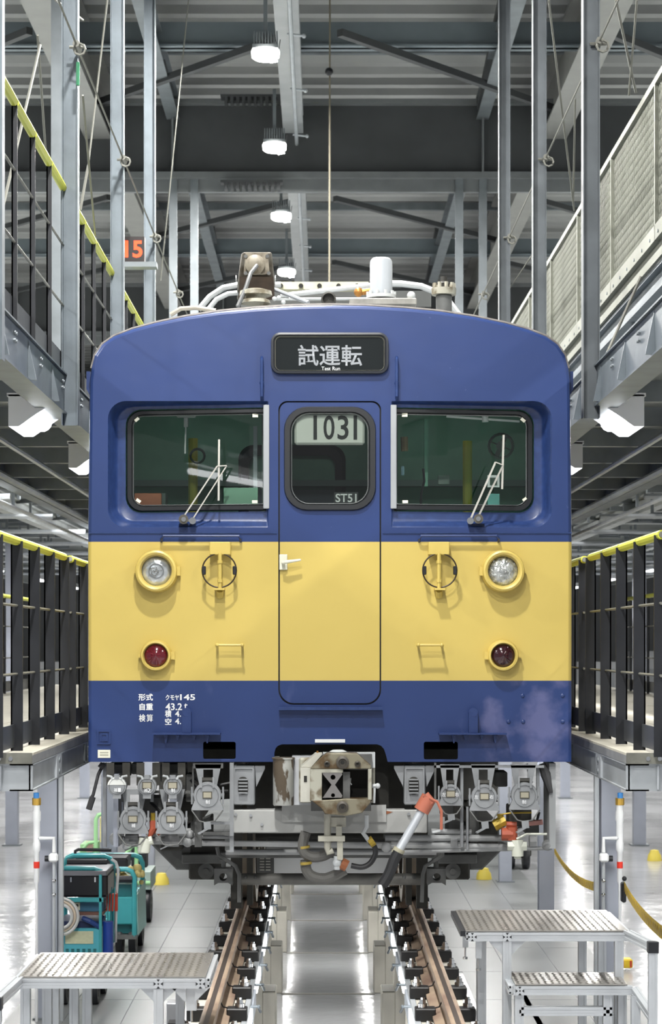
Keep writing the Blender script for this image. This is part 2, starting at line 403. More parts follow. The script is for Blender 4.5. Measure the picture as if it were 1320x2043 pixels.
for sx in (-1, 1):
    s = SIDE[sx]; xi = INS[sx]; zt = 1.135
    # ---- lower deck
    dk = thing('work_platform', (xi, D(10.4), FZ), f'floor height steel work platform along the {s} side of the rail car', 'platform')
    xo = sx*3.75
    y = D(10.4)+.02; k = 0
    while y < 16:
        MB().box(min(xi, xi+sx*.75), max(xi, xi+sx*.75), y, y+1.245, zt-.012, zt).build('deck_plate', DECKTOP, dk)
        MB().box(min(xi+sx*.755, xo), max(xi+sx*.755, xo), y, y+1.245, zt-.012, zt).build('deck_plate', DECKTOP, dk)
        y += 1.25
    MB().box(min(xi, xi+sx*.05), max(xi, xi+sx*.05), D(10.4), 16, zt-.055, zt-.012).build('sliding_edge', mat('edge_steel', '#8d8f90', .5, .4, .15, 6), dk)
    e = MB().box(min(xi-sx*.0, xo), max(xi, xo), D(10.4)-.03, D(10.4)-.015, zt-.055, zt+.002); e.build('end_angle', mat('end_angle_steel', '#77776f', .5, .4, .25, 9), dk)
    # channel beam: web, flanges, stiffeners
    b = MB().box(min(xi+sx*.012, xi+sx*.02), max(xi+sx*.012, xi+sx*.02), D(10.4), 16, .945, 1.07)
    b.box(min(xi, xi+sx*.12), max(xi, xi+sx*.12), D(10.4), 16, .937, .945).box(min(xi, xi+sx*.12), max(xi, xi+sx*.12), D(10.4), 16, 1.07, 1.078)
    b.box(min(xi, xo), max(xi, xo), D(10.4), D(10.4)+.008, .937, 1.078)
    b.build('edge_beam', mat('beam_galvanised', '#a4a9ad', .45, .35, .12, 5), dk)
    for k in range(9):
        yy = D(11.35)+k*1.4
        p = MB().box(min(xi+sx*.0, xi+sx*.02), max(xi+sx*.0, xi+sx*.02), yy, yy+.2, .945, 1.07).build('splice_plate', GALVL, dk)
        for z in (.975, 1.04): MB().cyl((xi-sx*.006, yy+.1, z), (xi, yy+.1, z), .017, 10).build('bolt_cap', GALVD, p)
        MB().box(min(xi+sx*.03, xi+sx*.07), max(xi+sx*.03, xi+sx*.07), yy+.3, yy+.36, 1.078, zt-.055).build('spacer', GALVD, dk)
    for x in (.165, .6):
        MB().box(xi+sx*x-.004, xi+sx*x+.004, D(10.4)-.012, D(10.4), .945, 1.07).build('end_stiffener', GALVL, dk)
    eb = MB()
    for z in (.975, 1.02): eb.cyl((xi+sx*.13*1.0-sx*.0+sx*.09, D(10.4)-.03, z), (xi+sx*.22, D(10.4), z), .007, 6)
    for x in (.11, .17, .4): eb.cyl((xi+sx*x, D(10.4)-.036, zt-.028), (xi+sx*x, D(10.4)-.03, zt-.028), .012, 8)
    eb.build('end_bolts', CHROME, dk)['kind'] = 'stuff'
    # underside joists
    for k in range(14):
        MB().box(min(xi, xo), max(xi, xo), D(12.7)+k*1.0, D(12.7)+k*1.0+.08, .96, 1.07).build('joist', GALVD, dk)
    # lower railings
    xr = xi+sx*.115
    for k in range(5):
        d0 = (10.02 if sx > 0 else 9.95)+2.95*k
        railing(xr, zt, 1.13, sx, d0, POSTL, f'black post railing with yellow top on the {s} lower platform, {WHERE[k]}', f'lower railings {s} of the rail car', pw=.064, pd=.06)
    for k in range(5):
        railing(sx*3.65, zt, 1.13, sx, 10.3+2.95*k, POSTL, f'black railing on the outer edge of the {s} lower platform, {WHERE[k]}', f'outer railings of the {s} lower platform')
    # ---- upper beam + deck
    zu = 3.37; xu = -1.64 if sx < 0 else 1.6
    ub = thing('upper_platform', (xu, D(9), 3.1), f'roof height steel platform beam {s} of the rail car, lamps below', 'platform')
    w = MB().box(xu-.004, xu+.004, D(8.2), 16, 3.13, 3.36)
    w.box(min(xu-sx*.02, xu+sx*.13), max(xu-sx*.02, xu+sx*.13), D(8.2), 16, 3.12, 3.13).box(min(xu-sx*.02, xu+sx*.13), max(xu-sx*.02, xu+sx*.13), D(8.2), 16, 3.36, 3.37)
    w.build('edge_beam', GALV, ub)
    for k in range(14):
        yy = D(9.9)+k*.95
        MB().add([(xu-sx*.004, yy, 3.35), (xu-sx*.05, yy, 3.13), (xu-sx*.004, yy, 3.13), (xu-sx*.004, yy+.01, 3.35), (xu-sx*.05, yy+.01, 3.13), (xu-sx*.004, yy+.01, 3.13)], [(0, 1, 2), (3, 5, 4), (0, 3, 4, 1), (0, 2, 5, 3), (1, 4, 5, 2)]).build('gusset', GALV, ub)
        bo = MB()
        for q in (0, .05):
            for z in (3.27, 3.31): bo.cyl((xu-sx*.004, yy+.45+q, z), (xu-sx*.016, yy+.45+q, z), .01, 6)
        bo.build('bolts', GALVD, ub)['kind'] = 'stuff'
    MB().box(min(xu, sx*2.9), max(xu, sx*2.9), D(8.2), 16, 3.33, 3.36).build('deck_plate', GALVD, ub)
    for k in range(10):
        MB().box(min(xu, sx*2.9), max(xu, sx*2.9), D(9.6)+k*1.4, D(9.6)+k*1.4+.08, 3.2, 3.33).build('joist', GALVD, ub)
    ibeam(sx*2.9, 3.13, .24, .12, D(9), 16, 'outer_beam', GALVD, ub)
    # hangers
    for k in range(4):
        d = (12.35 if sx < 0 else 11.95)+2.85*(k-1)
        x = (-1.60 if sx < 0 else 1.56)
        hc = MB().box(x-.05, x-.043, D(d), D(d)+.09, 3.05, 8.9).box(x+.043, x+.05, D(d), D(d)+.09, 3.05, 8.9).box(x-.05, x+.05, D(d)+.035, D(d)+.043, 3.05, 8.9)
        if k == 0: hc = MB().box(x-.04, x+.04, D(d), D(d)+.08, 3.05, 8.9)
        tag(hc.build('hanging_column', GALV if sx < 0 else mat('shaded_galvanised', '#5d6266', .5, .4, .2, 4)), f'galvanised column hanging from the roof {s} of the rail car, {WHERE[k]}', 'column', f'hanging columns {s} of the track')['kind'] = 'thing'  # right columns: shade put into a darker galvanised colour
    # second row further out
    for k, (px, d) in enumerate(((346, 26.05), (388, 26.05), (116, 17.8)) if sx < 0 else ((962, 26.05), (915, 26.05))):
        x = P(px, 0, D(d)).x; zt_ = 7.72 if d > 20 else 9.0
        tag(MB().box(x-.05, x+.05, D(d)-.1, D(d)-.09, 3.37, zt_).box(x-.05, x+.05, D(d)-.01, D(d), 3.37, zt_).box(x-.005, x+.005, D(d)-.09, D(d)-.01, 3.37, zt_).build('hanging_column', GALVD), [f'dull far column under the big roof girder {s} of centre, outer one', f'dull far column under the big roof girder {s} of centre, inner one', 'dull tall column between the two nearest left hanging columns'][k], 'column', f'far columns {s}')
    # support columns from floor
    cl = []
    for k in range(4):
        d = 14.4+4.15*k; x = sx*2.03 if sx > 0 else -2.02
        hc = MB().box(x-.07, x+.07, D(d), D(d)+.01, FZ, .94).box(x-.07, x+.07, D(d)+.13, D(d)+.14, FZ, .94).box(x-.005, x+.005, D(d)+.01, D(d)+.13, FZ, .94)
        c = thing('support_column', (x, D(d), FZ), f'grey steel column under the {s} lower platform, {WHERE[k]}', 'column', f'columns under the {s} platform')
        hc.build('shaft', mat('column_grey', '#a3a8b4', .45, .25, .08, 3), c); MB().box(x-.1, x+.1, D(d)-.03, D(d)+.17, FZ, FZ+.015).build('base_plate', GALVD, c); cl.append(c)
    for k in range(3):
        d = 18.6+8.2*k; x = sx*4.2
        c = thing('support_column', (x, D(d), FZ), f'grey column far out on the {s} side of the floor, {WHERE[k]}', 'column', f'outer columns {s}')
        MB().box(x-.08, x+.08, D(d), D(d)+.16, FZ, 3.1).build('shaft', mat('column_grey', '#a3a8b4'), c)
        MB().box(x-.12, x+.12, D(d)-.03, D(d)+.2, FZ, FZ+.02).build('base_plate', GALVD, c)
    # piping on the first column
    Yp = D(14.32); q = sx
    def PX(px): return P(px, 1500, Yp).x
    def PZ(py): return P(600, py, Yp).z
    wp = thing('water_pipe', (sx*2.03, Yp, FZ), f'white jointed supply pipe with blue valve cap on the {s} column', 'pipe')
    xo_ = PX(73) if sx < 0 else PX(1236); xi_ = PX(108) if sx < 0 else PX(1203)
    prof = [(.0, 2050), (.017, 2050), (.017, 1760), (.027, 1755), (.027, 1715), (.035, 1700), (.035, 1688), (.030, 1684), (.030, 1632), (.036, 1630), (.036, 1618), (.026, 1612), (0, 1610)]
    prof = [(.0, FZ), (.011, FZ)]+[(r*1.0, PZ(py)) for r, py in ((.011, 1765), (.02, 1757), (.02, 1700), (.028, 1696), (.028, 1682), (.024, 1680), (.026, 1660), (.026, 1640), (.032, 1636), (.032, 1620), (.025, 1616), (.025, 1606), (0, 1606))]
    MB().lathe(prof, (xo_, Yp, 0), n=14).build('pipe', WHITE, wp)
    MB().cyl((xo_, Yp, PZ(1606)), (xo_, Yp, PZ(1592)), .032, 10).build('brass_valve', mat('brass', '#c9a24a', .35, .6), wp)
    MB().cyl((xo_+sx*.0, Yp-.02, PZ(1592)), (xo_, Yp-.02, PZ(1581)), .02, 10).build('blue_cap', mat('blue_plastic', '#3f8ed8', .4), wp)
    MB().cyl((xo_, Yp, PZ(1732)), (xo_, Yp, PZ(1719)), .0215, 12).build('red_band', mat('red_tape', '#e23a2a', .4), wp)
    ap = thing('air_pipe', (sx*1.95, Yp, FZ), f'thin air pipe with white regulator on the {s} column', 'pipe')
    z1 = PZ(1672)
    MB().tube([(xo_, Yp-.01, z1), (xi_-sx*.0, Yp-.01, z1), (xi_, Yp-.01, PZ(1676)), (xi_, Yp-.01, FZ)], .012, 8).build('pipe', GALVL, ap)
    MB().tube([(xo_-sx*.02, Yp-.012, z1), (xi_, Yp-.012, z1), (xi_, Yp-.012, PZ(1700))], .0145, 8).build('upper_pipe', WHITE, ap)
    MB().cbox((xi_, Yp-.03, PZ(1710)), .066, .06, .062).build('regulator', WHITE, ap, bevel=.012)
    MB().cyl((xi_+sx*.033, Yp-.03, PZ(1712)), (xi_+sx*.062, Yp-.03, PZ(1712)), .022, 10).build('knob', BLACK, ap)
    g = MB()
    for py in (1757, 1785): g.sphere((xi_, Yp-.012, PZ(py)), .018, 6)
    g.build('union', CHROME, ap)
    MB().cyl((xi_-sx*.045, Yp+.03, FZ), (xi_-sx*.045, Yp+.03, .93), .02, 8).build('conduit', GALVL, ap)

# upper railings, left
for k in range(6):
    railing(-1.645, 3.37, 1.17, -1, 9.78+2.955*k, POSTS, f'black post railing with yellow top on the upper left platform, {WHERE[k]}', 'upper left railings', pw=.03, pd=.03)
# mesh barrier, right
MESHM = mat('mesh_grey', '#74766b', .55, .1, .05, 5)
proto = None
for k in range(7):
    d = 12.9-1.97+1.97*(k-0); Y0 = D(d); x = 2.12
    t = thing('mesh_barrier', (x, Y0, 4.3), f'expanded mesh barrier panel high on the right, {["half out of frame, nearest", "second", "third", "fourth", "fifth", "sixth", "last"][k]} from the camera' if k else 'expanded mesh barrier panel high on the right, nearest the camera', 'barrier', 'mesh barrier panels high on the right')
    if proto is None:
        L = 1.97; z0, z1 = 4.3, 5.35
        fr = MB().box(x-.025, x+.025, Y0, Y0+.035, z0, z1).box(x-.025, x+.025, Y0, Y0+L, z1-.045, z1).box(x-.025, x+.025, Y0, Y0+L, z0, z0+.1)
        fr.build('frame', MESHM, t)
        ms = MB(); p = .05; lo, hi = z0+.1, z1-.045
        i = 0
        for sgn in (1, -1):
            u = -2.2
            while u < L+2.2:
                y0c = u; y1c = u+sgn*(hi-lo)*.42
                a, b = (y0c, lo), (y1c, hi)
                # clip to [0,L]
                def clip(a, b):
                    (ya, za), (yb, zb) = a, b
                    for lim, s_ in ((.03, 1), (L, -1)):
                        ina = (ya-lim)*s_ >= 0; inb = (yb-lim)*s_ >= 0
                        if not ina and not inb: return None
                        if ina != inb:
                            tt = (lim-ya)/(yb-ya); c = (lim, za+(zb-za)*tt)
                            if ina: yb, zb = c
                            else: ya, za = c
                    return (ya, za), (yb, zb)
                c = clip(a, b)
                if c: ms.bar((x, Y0+c[0][0], c[0][1]), (x, Y0+c[1][0], c[1][1]), .007, .006)
                u += p
        ms.build('mesh', MESHM, t)['kind'] = 'stuff'; MB().box(x+.01, x+.03, Y0, Y0+L, z0-.1, z0).build('toe_strip', MESHM, t)
        bb = MB()
        for q in range(6): bb.cyl((x-.03, Y0+.2+q*.33, z0+.035), (x-.02, Y0+.2+q*.33, z0+.035), .012, 6)
        bb.build('bolts', GALVD, t)['kind'] = 'stuff'
        proto = t
    else:
        for ch in proto.children:
            c = ch.copy(); C.objects.link(c); c.parent = t; c.matrix_parent_inverse = world_of(proto).inverted()
mt = thing('barrier_support_beam', (2.1, D(9), 4.0), 'grey steel channel carrying the high mesh barrier on the right', 'beam')
ibeam(2.2, 4.02, .17, .1, D(9), 14, 'channel', GALV, mt)
for k in range(5): MB().bar((2.2, D(12.5+2*k), 4.02), (2.9, D(12.5+2*k), 3.37), .04, .04).build('strut', GALVD, mt)

# lifelines with clamps
for sx, z in ((-1, 5.35), (1, 5.28)):
    x = -1.54 if sx < 0 else 1.6
    t = thing('lifeline', (x, D(9.4), z), f'taut steel safety wire with clamps {SIDE[sx]} above the rail car', 'wire')
    MB().tube([(x, D(8), z), (x, D(29), z)], .007, 6).build('wire', ROD, t)
    for k in range(5):
        d = (12.3 if sx < 0 else 12.0)+2.85*k
        c = MB().cyl((x, D(d)-.12, z), (x, D(d)+.02, z), .022, 8).cyl((x-.05, D(d)-.04, z), (x+.05, D(d)-.04, z), .01, 6)
        c.tube([(x+.02+.035*cos(a), D(d)-.1, z-.03+.035*sin(a)) for a in [R(i*45) for i in range(8)]], .008, 5, closed=True)
        c.build('clamp', ROD, t)
tag(MB().cyl((-1.53, D(12.2), 5.1), (-1.53, D(12.2), 5.24), .012, 6).build('tag_strip', mat('green_tag', '#2c7a55', .5)), 'small green strip hanging from the left safety wire clamp', 'tag')
# sway rods
rods = [((80, 90, 14), (2, 430, 13), .014), ((75, 70, 14), (93, 330, 15), .012), ((214, 0, 15), (176, 330, 14.6), .01), ((176, 330, 14.6), (160, 420, 14.4), .014),
        ((165, 190, 13), (190, 470, 14), .01), ((165, 40, 13.5), (110, 0, 12.5), .01), ((387, -110, 20), (320, 560, 21), .01),
        ((1094, 0, 14), (1145, 420, 15.5), .01), ((1228, 0, 13), (1268, 185, 13.5), .012), ((1270, 0, 13), (1254, 190, 13.5), .01), ((1147, 197, 14.8), (1143, 400, 15.6), .01),
        ((1000, 600, 18), (1080, 480, 17), .008), ((1278, 552, 12.5), (1190, 752, 12.5), .014)]
for i, ((x0, y0, d0), (x1, y1, d1), r) in enumerate(rods):
    r *= .75
    side = 'left' if x0 < 640 else 'right'
    tag(MB().cyl(P(x0, y0, D(d0)), P(x1, y1, D(d1)), r, 6).build('sway_rod', ROD), f'thin steel sway rod among the {side} hanging columns, ' + ['brightest, leaning to the left edge', 'leaning right below the first', 'steep, from the top edge', 'short bright lower end', 'from the first wire clamp down', 'short, at the top left corner', 'far back before the girder', 'long, crossing the safety wire', 'above the mesh barrier, leaning right', 'above the mesh barrier, leaning left', 'down from the clamp', 'low, behind the roof gear', 'under the mesh barrier'][i], 'rod', 'sway rods')
# rope from the roof
rp = thing('hanging_rope', (.06, D(20), 9), 'thin vertical rope hanging behind the rail car roof at centre', 'rope')
a = P(658, 0, D(22)); MB().cyl((a.x, D(22), 9.2), (a.x-.01, D(22), 4.2), .011, 6).build('rope', mat('rope_tan', '#7a7464', .7), rp)
b = P(656, 143, D(21.9)); MB().sphere(b, .045, 8).build('ball', BLACK, rp)

# ================================================================ LAMPS
def add_light(name, loc, size, power, parent, rot=(0, 0, 0), size_y=None):
    l = bpy.data.lights.new(name, 'AREA'); l.energy = power; l.size = size
    if size_y: l.shape = 'RECTANGLE'; l.size_y = size_y
    l.color = (1, .985, .95)
    o = bpy.data.objects.new(name, l); C.objects.link(o); o.location = loc; o.rotation_euler = rot
    if parent: o.parent = parent; o.matrix_parent_inverse = world_of(parent).inverted()
    return o
def highbay(x, d, z, label):
    Y = D(d); t = thing('high_bay_lamp', (x, Y, z+.8), label, 'lamp', 'high bay lamps in rows under the roof')
    MB().lathe([(.01, .0), (.11, 0), (.14, .02), (.145, .07), (.14, .09), (.01, .09)], (x, Y, z), n=20).build('lens', LAMP, t)
    h = MB().box(x-.13, x+.13, Y-.1, Y+.1, z+.09, z+.13)
    for k in range(9): h.box(x-.12+k*.029, x-.108+k*.029, Y-.09, Y+.09, z+.13, z+.26)
    h.build('heat_sink', GALVD, t); MB().box(x-.02, x+.02, Y-.02, Y+.02, z+.2, z+.75).build('stem', GALVD, t)
    MB().tube([(x+.02, Y-.02, z), (x+.05, Y-.02, z-.04), (x+.12, Y-.02, z-.03), (x+.15, Y, z+.2)], .005, 6).build('cable', mat('lamp_cable', '#77777a', .5), t)
    add_light('lamp_light', (x, Y, z-.02), .3, LAMP_W, t)
xh = -.62; 
for k, d in enumerate((20.3, 24.1, 28.0, 32.2, 36.1, 40)):
    highbay(xh, d, 7.62, f'bright hanging lamp above the rail car, {["topmost in the picture", "second from the top", "third from the top", "fourth, just over the roof gear", "fifth, hidden by the roof", "sixth, hidden by the roof"][k]}')
# the same row carried on behind the viewer, and rows over the neighbouring tracks (outside the frame)
n = 0
for x in (-.62, -7, 7):
    for j, d in enumerate((16.4, 12.5, 8.5, 4.6, .7) if x == -.62 else (2, 9, 16, 23, 30, 37)):
        n += 1
        highbay(x, d, 7.62, f'hanging lamp over the {"rail car" if x == -.62 else ("left" if x < 0 else "right")+" neighbouring"} track, outside the picture, {NTH[5-j if x == -.62 else j]} from the viewer')
for o_ in [q for q in C.objects if q.name.startswith('pit_light')]:
    y_ = o_.location.y
    if int(round((y_-D(8.4))/1.36)) % 2 == 0:
        l_ = add_light('pit_glow', (o_.location.x-.03*(1 if o_.location.x > 0 else -1), y_+.4, -.28), .04, 3.2, o_, rot=(0, R(25 if o_.location.x > 0 else -25), 0), size_y=.6)
# flood lights under upper beams
def flood(x, d, z, sx, label):
    Y = D(d); t = thing('flood_light', (x, Y, z), label, 'lamp', 'white box flood lights under the upper platforms')
    L = .62
    pr_ = [(-.13, .11), (.13, .11), (.13, -.02), (.0, -.11), (-.13, -.02)]
    pr_ = [(.12, .1), (-.12, .1), (-.12, -.09), (-.06, -.09), (.1, .02)] if sx > 0 else [(-.12, .1), (.12, .1), (.12, -.09), (.06, -.09), (-.1, .02)]
    pr_ = [(a, b) for a, b in pr_]
    MB().prism([(x-a, z+b) for a, b in pr_], 'y', Y, Y+.012).prism([(x-a, z+b) for a, b in pr_], 'y', Y+L, Y+L+.012).box(x-.13, x+.13, Y, Y+L, z+.09, z+.11).build('housing', WHITE, t)
    MB().cyl((x, Y+.015, z-.0), (x, Y+L-.01, z-.0), .06, 14).build('lamp_tube', TUBE, t)
    MB().add([(x-sx*.0+sx*.11, Y+.01, z+.09), (x+sx*.12, Y+.01, z-.09), (x+sx*.12, Y+L, z-.09), (x+sx*.11, Y+L, z+.09)], [(0, 1, 2, 3)]).build('reflector', WHITE, t)
    b = MB()
    for q in (.1, .45): b.bar((x-sx*.1, Y+q, z+.1), (x-sx*.1, Y+q, z+.28), .03, .012)
    b.build('bracket', GALVL, t)
    add_light('flood_glow', (x-sx*.03, Y+L/2, z-.12), .2, 30, t, rot=(0, R(-12*sx), 0), size_y=.6)
for sx in (-1, 1):
    for k in range(4):
        flood(sx*1.79-.02, 12.05+2.85*k, 3.1, sx, f'white box flood light under the {SIDE[sx]} upper platform, {WHERE[k]}')
# long tube just under the near left platform (its image shows in the windscreen)
t = thing('tube_light', (-1.88, -3.6, 3.0), 'long tube light out of frame under the near end of the left upper platform', 'lamp')
MB().box(-1.92, -1.84, -4.5, -2.75, 3.03, 3.09).build('housing', WHITE, t); MB().cyl((-1.88, -4.48, 3.0), (-1.88, -2.77, 2.97), .024, 10).build('tube', TUBE, t)
# lights on the underside of the lower platforms
for sx in (-1, 1):
    for k in range(5):
        Y = D(12.6)+2.8*k
        t = thing('underdeck_light', (sx*1.75, Y, .9), f'slim white light under the {SIDE[sx]} lower platform, {WHERE[k]}', 'lamp', 'slim lights under the lower platforms')
        MB().box(sx*1.75-.05, sx*1.75+.05, Y, Y+1.2, .9, .962).build('housing', WHITE, t); MB().box(sx*1.75-.035, sx*1.75+.035, Y+.02, Y+1.18, .885, .9).build('diffuser', TUBE, t)
        add_light('underdeck_glow', (sx*1.75, Y+.6, .87), .1, 22, t, size_y=1.15)
        add_light('underdeck_glow', (sx*3.2, Y+.6, .87), .1, 16, t, size_y=1.15)
# long tube fittings further out
for sx in (-1,):
    for k in range(6):
        x = -3.0; Y = D(17.6+3.25*k); z = 3.24
        t = thing('tube_light', (x, Y, z), f'long tube light beyond the {SIDE[sx]} upper platform, {(WHERE+["seventh", "eighth"])[k]}', 'lamp', 'long tube lights beyond the platforms')
        MB().box(x-.07, x+.07, Y, Y+1.3, z+.05, z+.09).build('housing', WHITE, t)
        MB().cyl((x, Y+.03, z+.02), (x, Y+1.27, z+.02), .06, 10).build('tube', TUBE, t)
        if k % 2 == 0: add_light('tube_glow', (x, Y+.6, z-.06), .2, 30, t, size_y=1.2)

# ================================================================ MEZZANINE FRAMES BEYOND THE PLATFORMS
MZ = mat('mezzanine_steel', '#bcc0be', .5, .2, .15, 3)
for sx in (-1, 1):
    fr = setting(thing('trim_1' if sx < 0 else 'trim_2', (sx*6, 10, 3.3), 'grey steel mezzanine framing beyond the platforms', 'frame')); del fr['category']
    for k in range(13):
        d = 15.5+2.6*k
        zz = 3.42 if sx > 0 else 3.5
        MB().box(min(sx*3.0, sx*13), max(sx*3.0, sx*13), D(d), D(d)+.012, zz, zz+.22).box(min(sx*3, sx*13), max(sx*3, sx*13), D(d)-.07, D(d)+.08, zz-.012, zz).build('cross_joist', MZ, fr)
    for x in (3.7, 5.2, 7.4): ibeam(sx*x, 3.22, .2, .12, D(12), 40, 'long_joist', MZ, fr)
    for k in range(9):
        MB().bar((sx*3, D(17+3.2*k), 3.4), (sx*7, D(20+3.2*k), 3.4), .05, .05).build('brace', GALVD, fr)
        MB().cyl((sx*3, D(16+3*k), 3.1), (sx*13, D(16+3*k), 3.12), .03, 6).build('pipe_run', GALVL, fr)
    MB().box(min(sx*3, sx*13), max(sx*3, sx*13), D(13), 45, 3.75, 3.8).build('mezzanine_floor', MZ, fr)
    rnd = random.Random(4+sx)
    bits = MB()
    for k in range(260):                             # pipes, boxes and trays hung under the mezzanine
        x = sx*rnd.uniform(3.0, 8); d = rnd.uniform(14, 40); z = rnd.uniform(3.25, 3.7)
        if rnd.random() < .5: bits.box(x, x+rnd.uniform(.05, .4), D(d), D(d)+.08, z, z+rnd.uniform(.03, .12))
        else: bits.box(x, x+.03, D(d), D(d)+.04, z-.15, z+.2)
    o = bits.build('hung_fittings', GALVD, fr); o['kind'] = 'stuff'
    for k in range(3):
        x = sx*(2.3+.34*k)
        tag(MB().tube([(x, D(10), 3.14-.07*k), (x, D(32), 3.14-.07*k)], .022+.01*(k == 1), 8).build('pipe_run', GALVL if k != 1 else GALVD), f'long pipe under the {SIDE[sx]} upper platform, {["innermost", "middle and thickest", "outermost"][k]} of three', 'pipe', f'pipes under the {SIDE[sx]} upper platform')
    for k in range(9):                              # far pale shutters and cabinets at floor level
        x = sx*(3.2+k*1.5)
        t = thing('cabinet', (x, 45, FZ), f'pale cabinet against the far wall, {NTH[k]} from the track on the {SIDE[sx]}', 'cabinet', 'pale cabinets along the far wall')
        MB().box(x-.55, x+.55, 45, 45.5, FZ, FZ+2.2+.3*(k % 3)).build('body', WHITE, t); MB().box(x-.5, x+.5, 44.98, 45, FZ+.1, FZ+2.0).build('door', WALLM, t)
# fill lights added over the neighbouring bays to brighten floor and framing
for sx in (-1, 1):
    for k in range(6):
        x = sx*6.2; Y = D(19+6*k)
        t = thing('bay_fill_light', (x, Y, 3.1), f'added fill light over the floor of the bay {SIDE[sx]} of the platforms, {NTH[k]} from the viewer', 'lamp', 'added fill lights over the neighbouring bays')
        MB().box(x-.08, x+.08, Y, Y+1.4, 3.1, 3.2).build('housing', WHITE, t); MB().box(x-.06, x+.06, Y+.02, Y+1.38, 3.08, 3.1).build('diffuser', TUBE, t)
        add_light('bay_fill_glow', (x, Y+.7, 3.06), .2, 110, t, size_y=1.3)
# number display
ds = thing('number_display', P(265, 517, D(16.6)), 'lit red number display hanging between the left columns', 'display')
MB().pxbox(228, 472, 288, 522, D(16.6), D(16.7)).build('housing', mat('display_black', '#1a0d0c', .4), ds)
MB().pxbox(226, 522, 312, 532, D(16.58), D(16.72)).cyl((P(240, 480, D(16.65)).x, D(16.65), P(240, 472, D(16.65)).z), (P(240, 480, D(16.65)).x, D(16.65), 8.6), .012, 6).build('bracket', GALVD, ds)
text('15', 249, 480, 284, 514, D(16.6)-.004, emis('led_orange', '#ff3e14', 2.2), 'digits', ds, bold=.025)

# ================================================================ THE RAIL CAR
def paint():
    m = bpy.data.materials.new('blue_and_yellow_paint'); m.use_nodes = True; nt = m.node_tree; b = nt.nodes['Principled BSDF']
    L = nt.links.new; N = nt.nodes.new
    geo = N('ShaderNodeTexCoord'); sep = N('ShaderNodeSeparateXYZ'); L(geo.outputs['Object'], sep.inputs[0])
    def math_(op, a, c):
        n = N('ShaderNodeMath'); n.operation = op
        for i, q in enumerate((a, c)):
            if isinstance(q, (int, float)): n.inputs[i].default_value = q
            else: L(q, n.inputs[i])
        return n.outputs[0]
    zt, zb = P(600, 1081, 0).z, P(600, 1358, 0).z
    band = math_('MULTIPLY', math_('GREATER_THAN', sep.outputs[2], zb), math_('LESS_THAN', sep.outputs[2], zt))
    def noise(scale, det=4, st=None):
        n = N('ShaderNodeTexNoise'); n.inputs['Scale'].default_value = scale; n.inputs['Detail'].default_value = det
        if st:
            mp = N('ShaderNodeMapping'); mp.inputs['Scale'].default_value = st; L(geo.outputs['Object'], mp.inputs[0]); L(mp.outputs[0], n.inputs['Vector'])
        else: L(geo.outputs['Object'], n.inputs['Vector'])
        return n.outputs['Fac']
    def mix(f, a, c):
        n = N('ShaderNodeMix'); n.data_type = 'RGBA'
        if isinstance(f, (int, float)): n.inputs[0].default_value = f
        else: L(f, n.inputs[0])
        for i, q in ((6, a), (7, c)):
            if isinstance(q, tuple): n.inputs[i].default_value = (*q, 1)
            else: L(q, n.inputs[i])
        return n.outputs[2]
    blue = mix(noise(3), lin('#233664'), lin('#273b6f'))
    # worn, repainted patch low on the right corner; small scuffs
    msk = math_('MULTIPLY', math_('GREATER_THAN', sep.outputs[0], P(920, 1400, 0).x), math_('LESS_THAN', sep.outputs[2], zb))
    r = N('ShaderNodeMapRange'); r.inputs[1].default_value = .47; r.inputs[2].default_value = .62; r.inputs[4].default_value = .75; L(noise(4.5, 6), r.inputs[0])
    blue = mix(math_('MULTIPLY', msk, r.outputs[0]), blue, lin('#5f628a'))
    msk2 = math_('LESS_THAN', sep.outputs[2], zb)
    r2 = N('ShaderNodeMapRange'); r2.inputs[1].default_value = .62; r2.inputs[2].default_value = .75; r2.inputs[4].default_value = .5; L(noise(6, 6, (1, 1, .5)), r2.inputs[0])
    blue = mix(math_('MULTIPLY', msk2, r2.outputs[0]), blue, lin('#4f5a86'))
    r3 = N('ShaderNodeMapRange'); r3.inputs[1].default_value = .7; r3.inputs[2].default_value = .78; r3.inputs[4].default_value = .45; L(noise(25, 6), r3.inputs[0])
    blue = mix(r3.outputs[0], blue, lin('#5f6b96'))
    yel = mix(noise(2.5), lin('#c3ad5c'), lin('#c8b262'))
    c = mix(band, blue, yel); L(c, b.inputs['Base Color'])
    b.inputs['Roughness'].default_value = .36
    bp = N('ShaderNodeBump'); bp.inputs['Strength'].default_value = .25; bp.inputs['Distance'].default_value = .012; L(noise(3.2, 2), bp.inputs['Height']); L(bp.outputs[0], b.inputs['Normal'])
    return m
PAINT = paint()
BLUE = mat('blue_paint', '#253868', .35, 0, .06, 6)
BLUED = mat('scuffed_blue_paint', '#233664', .36, 0, 0, 30, col2='#2a3f70')
YEL = mat('yellow_paint', '#c8b15e', .38, 0, .04, 6)
ROOFP = mat('roof_grey_paint', '#8d9092', .6, 0, .12, 5)
GUTT = mat('gutter_grime', '#6f6a66', .6, 0, .25, 20)
GASK = mat('window_gasket', '#1f2124', .42)
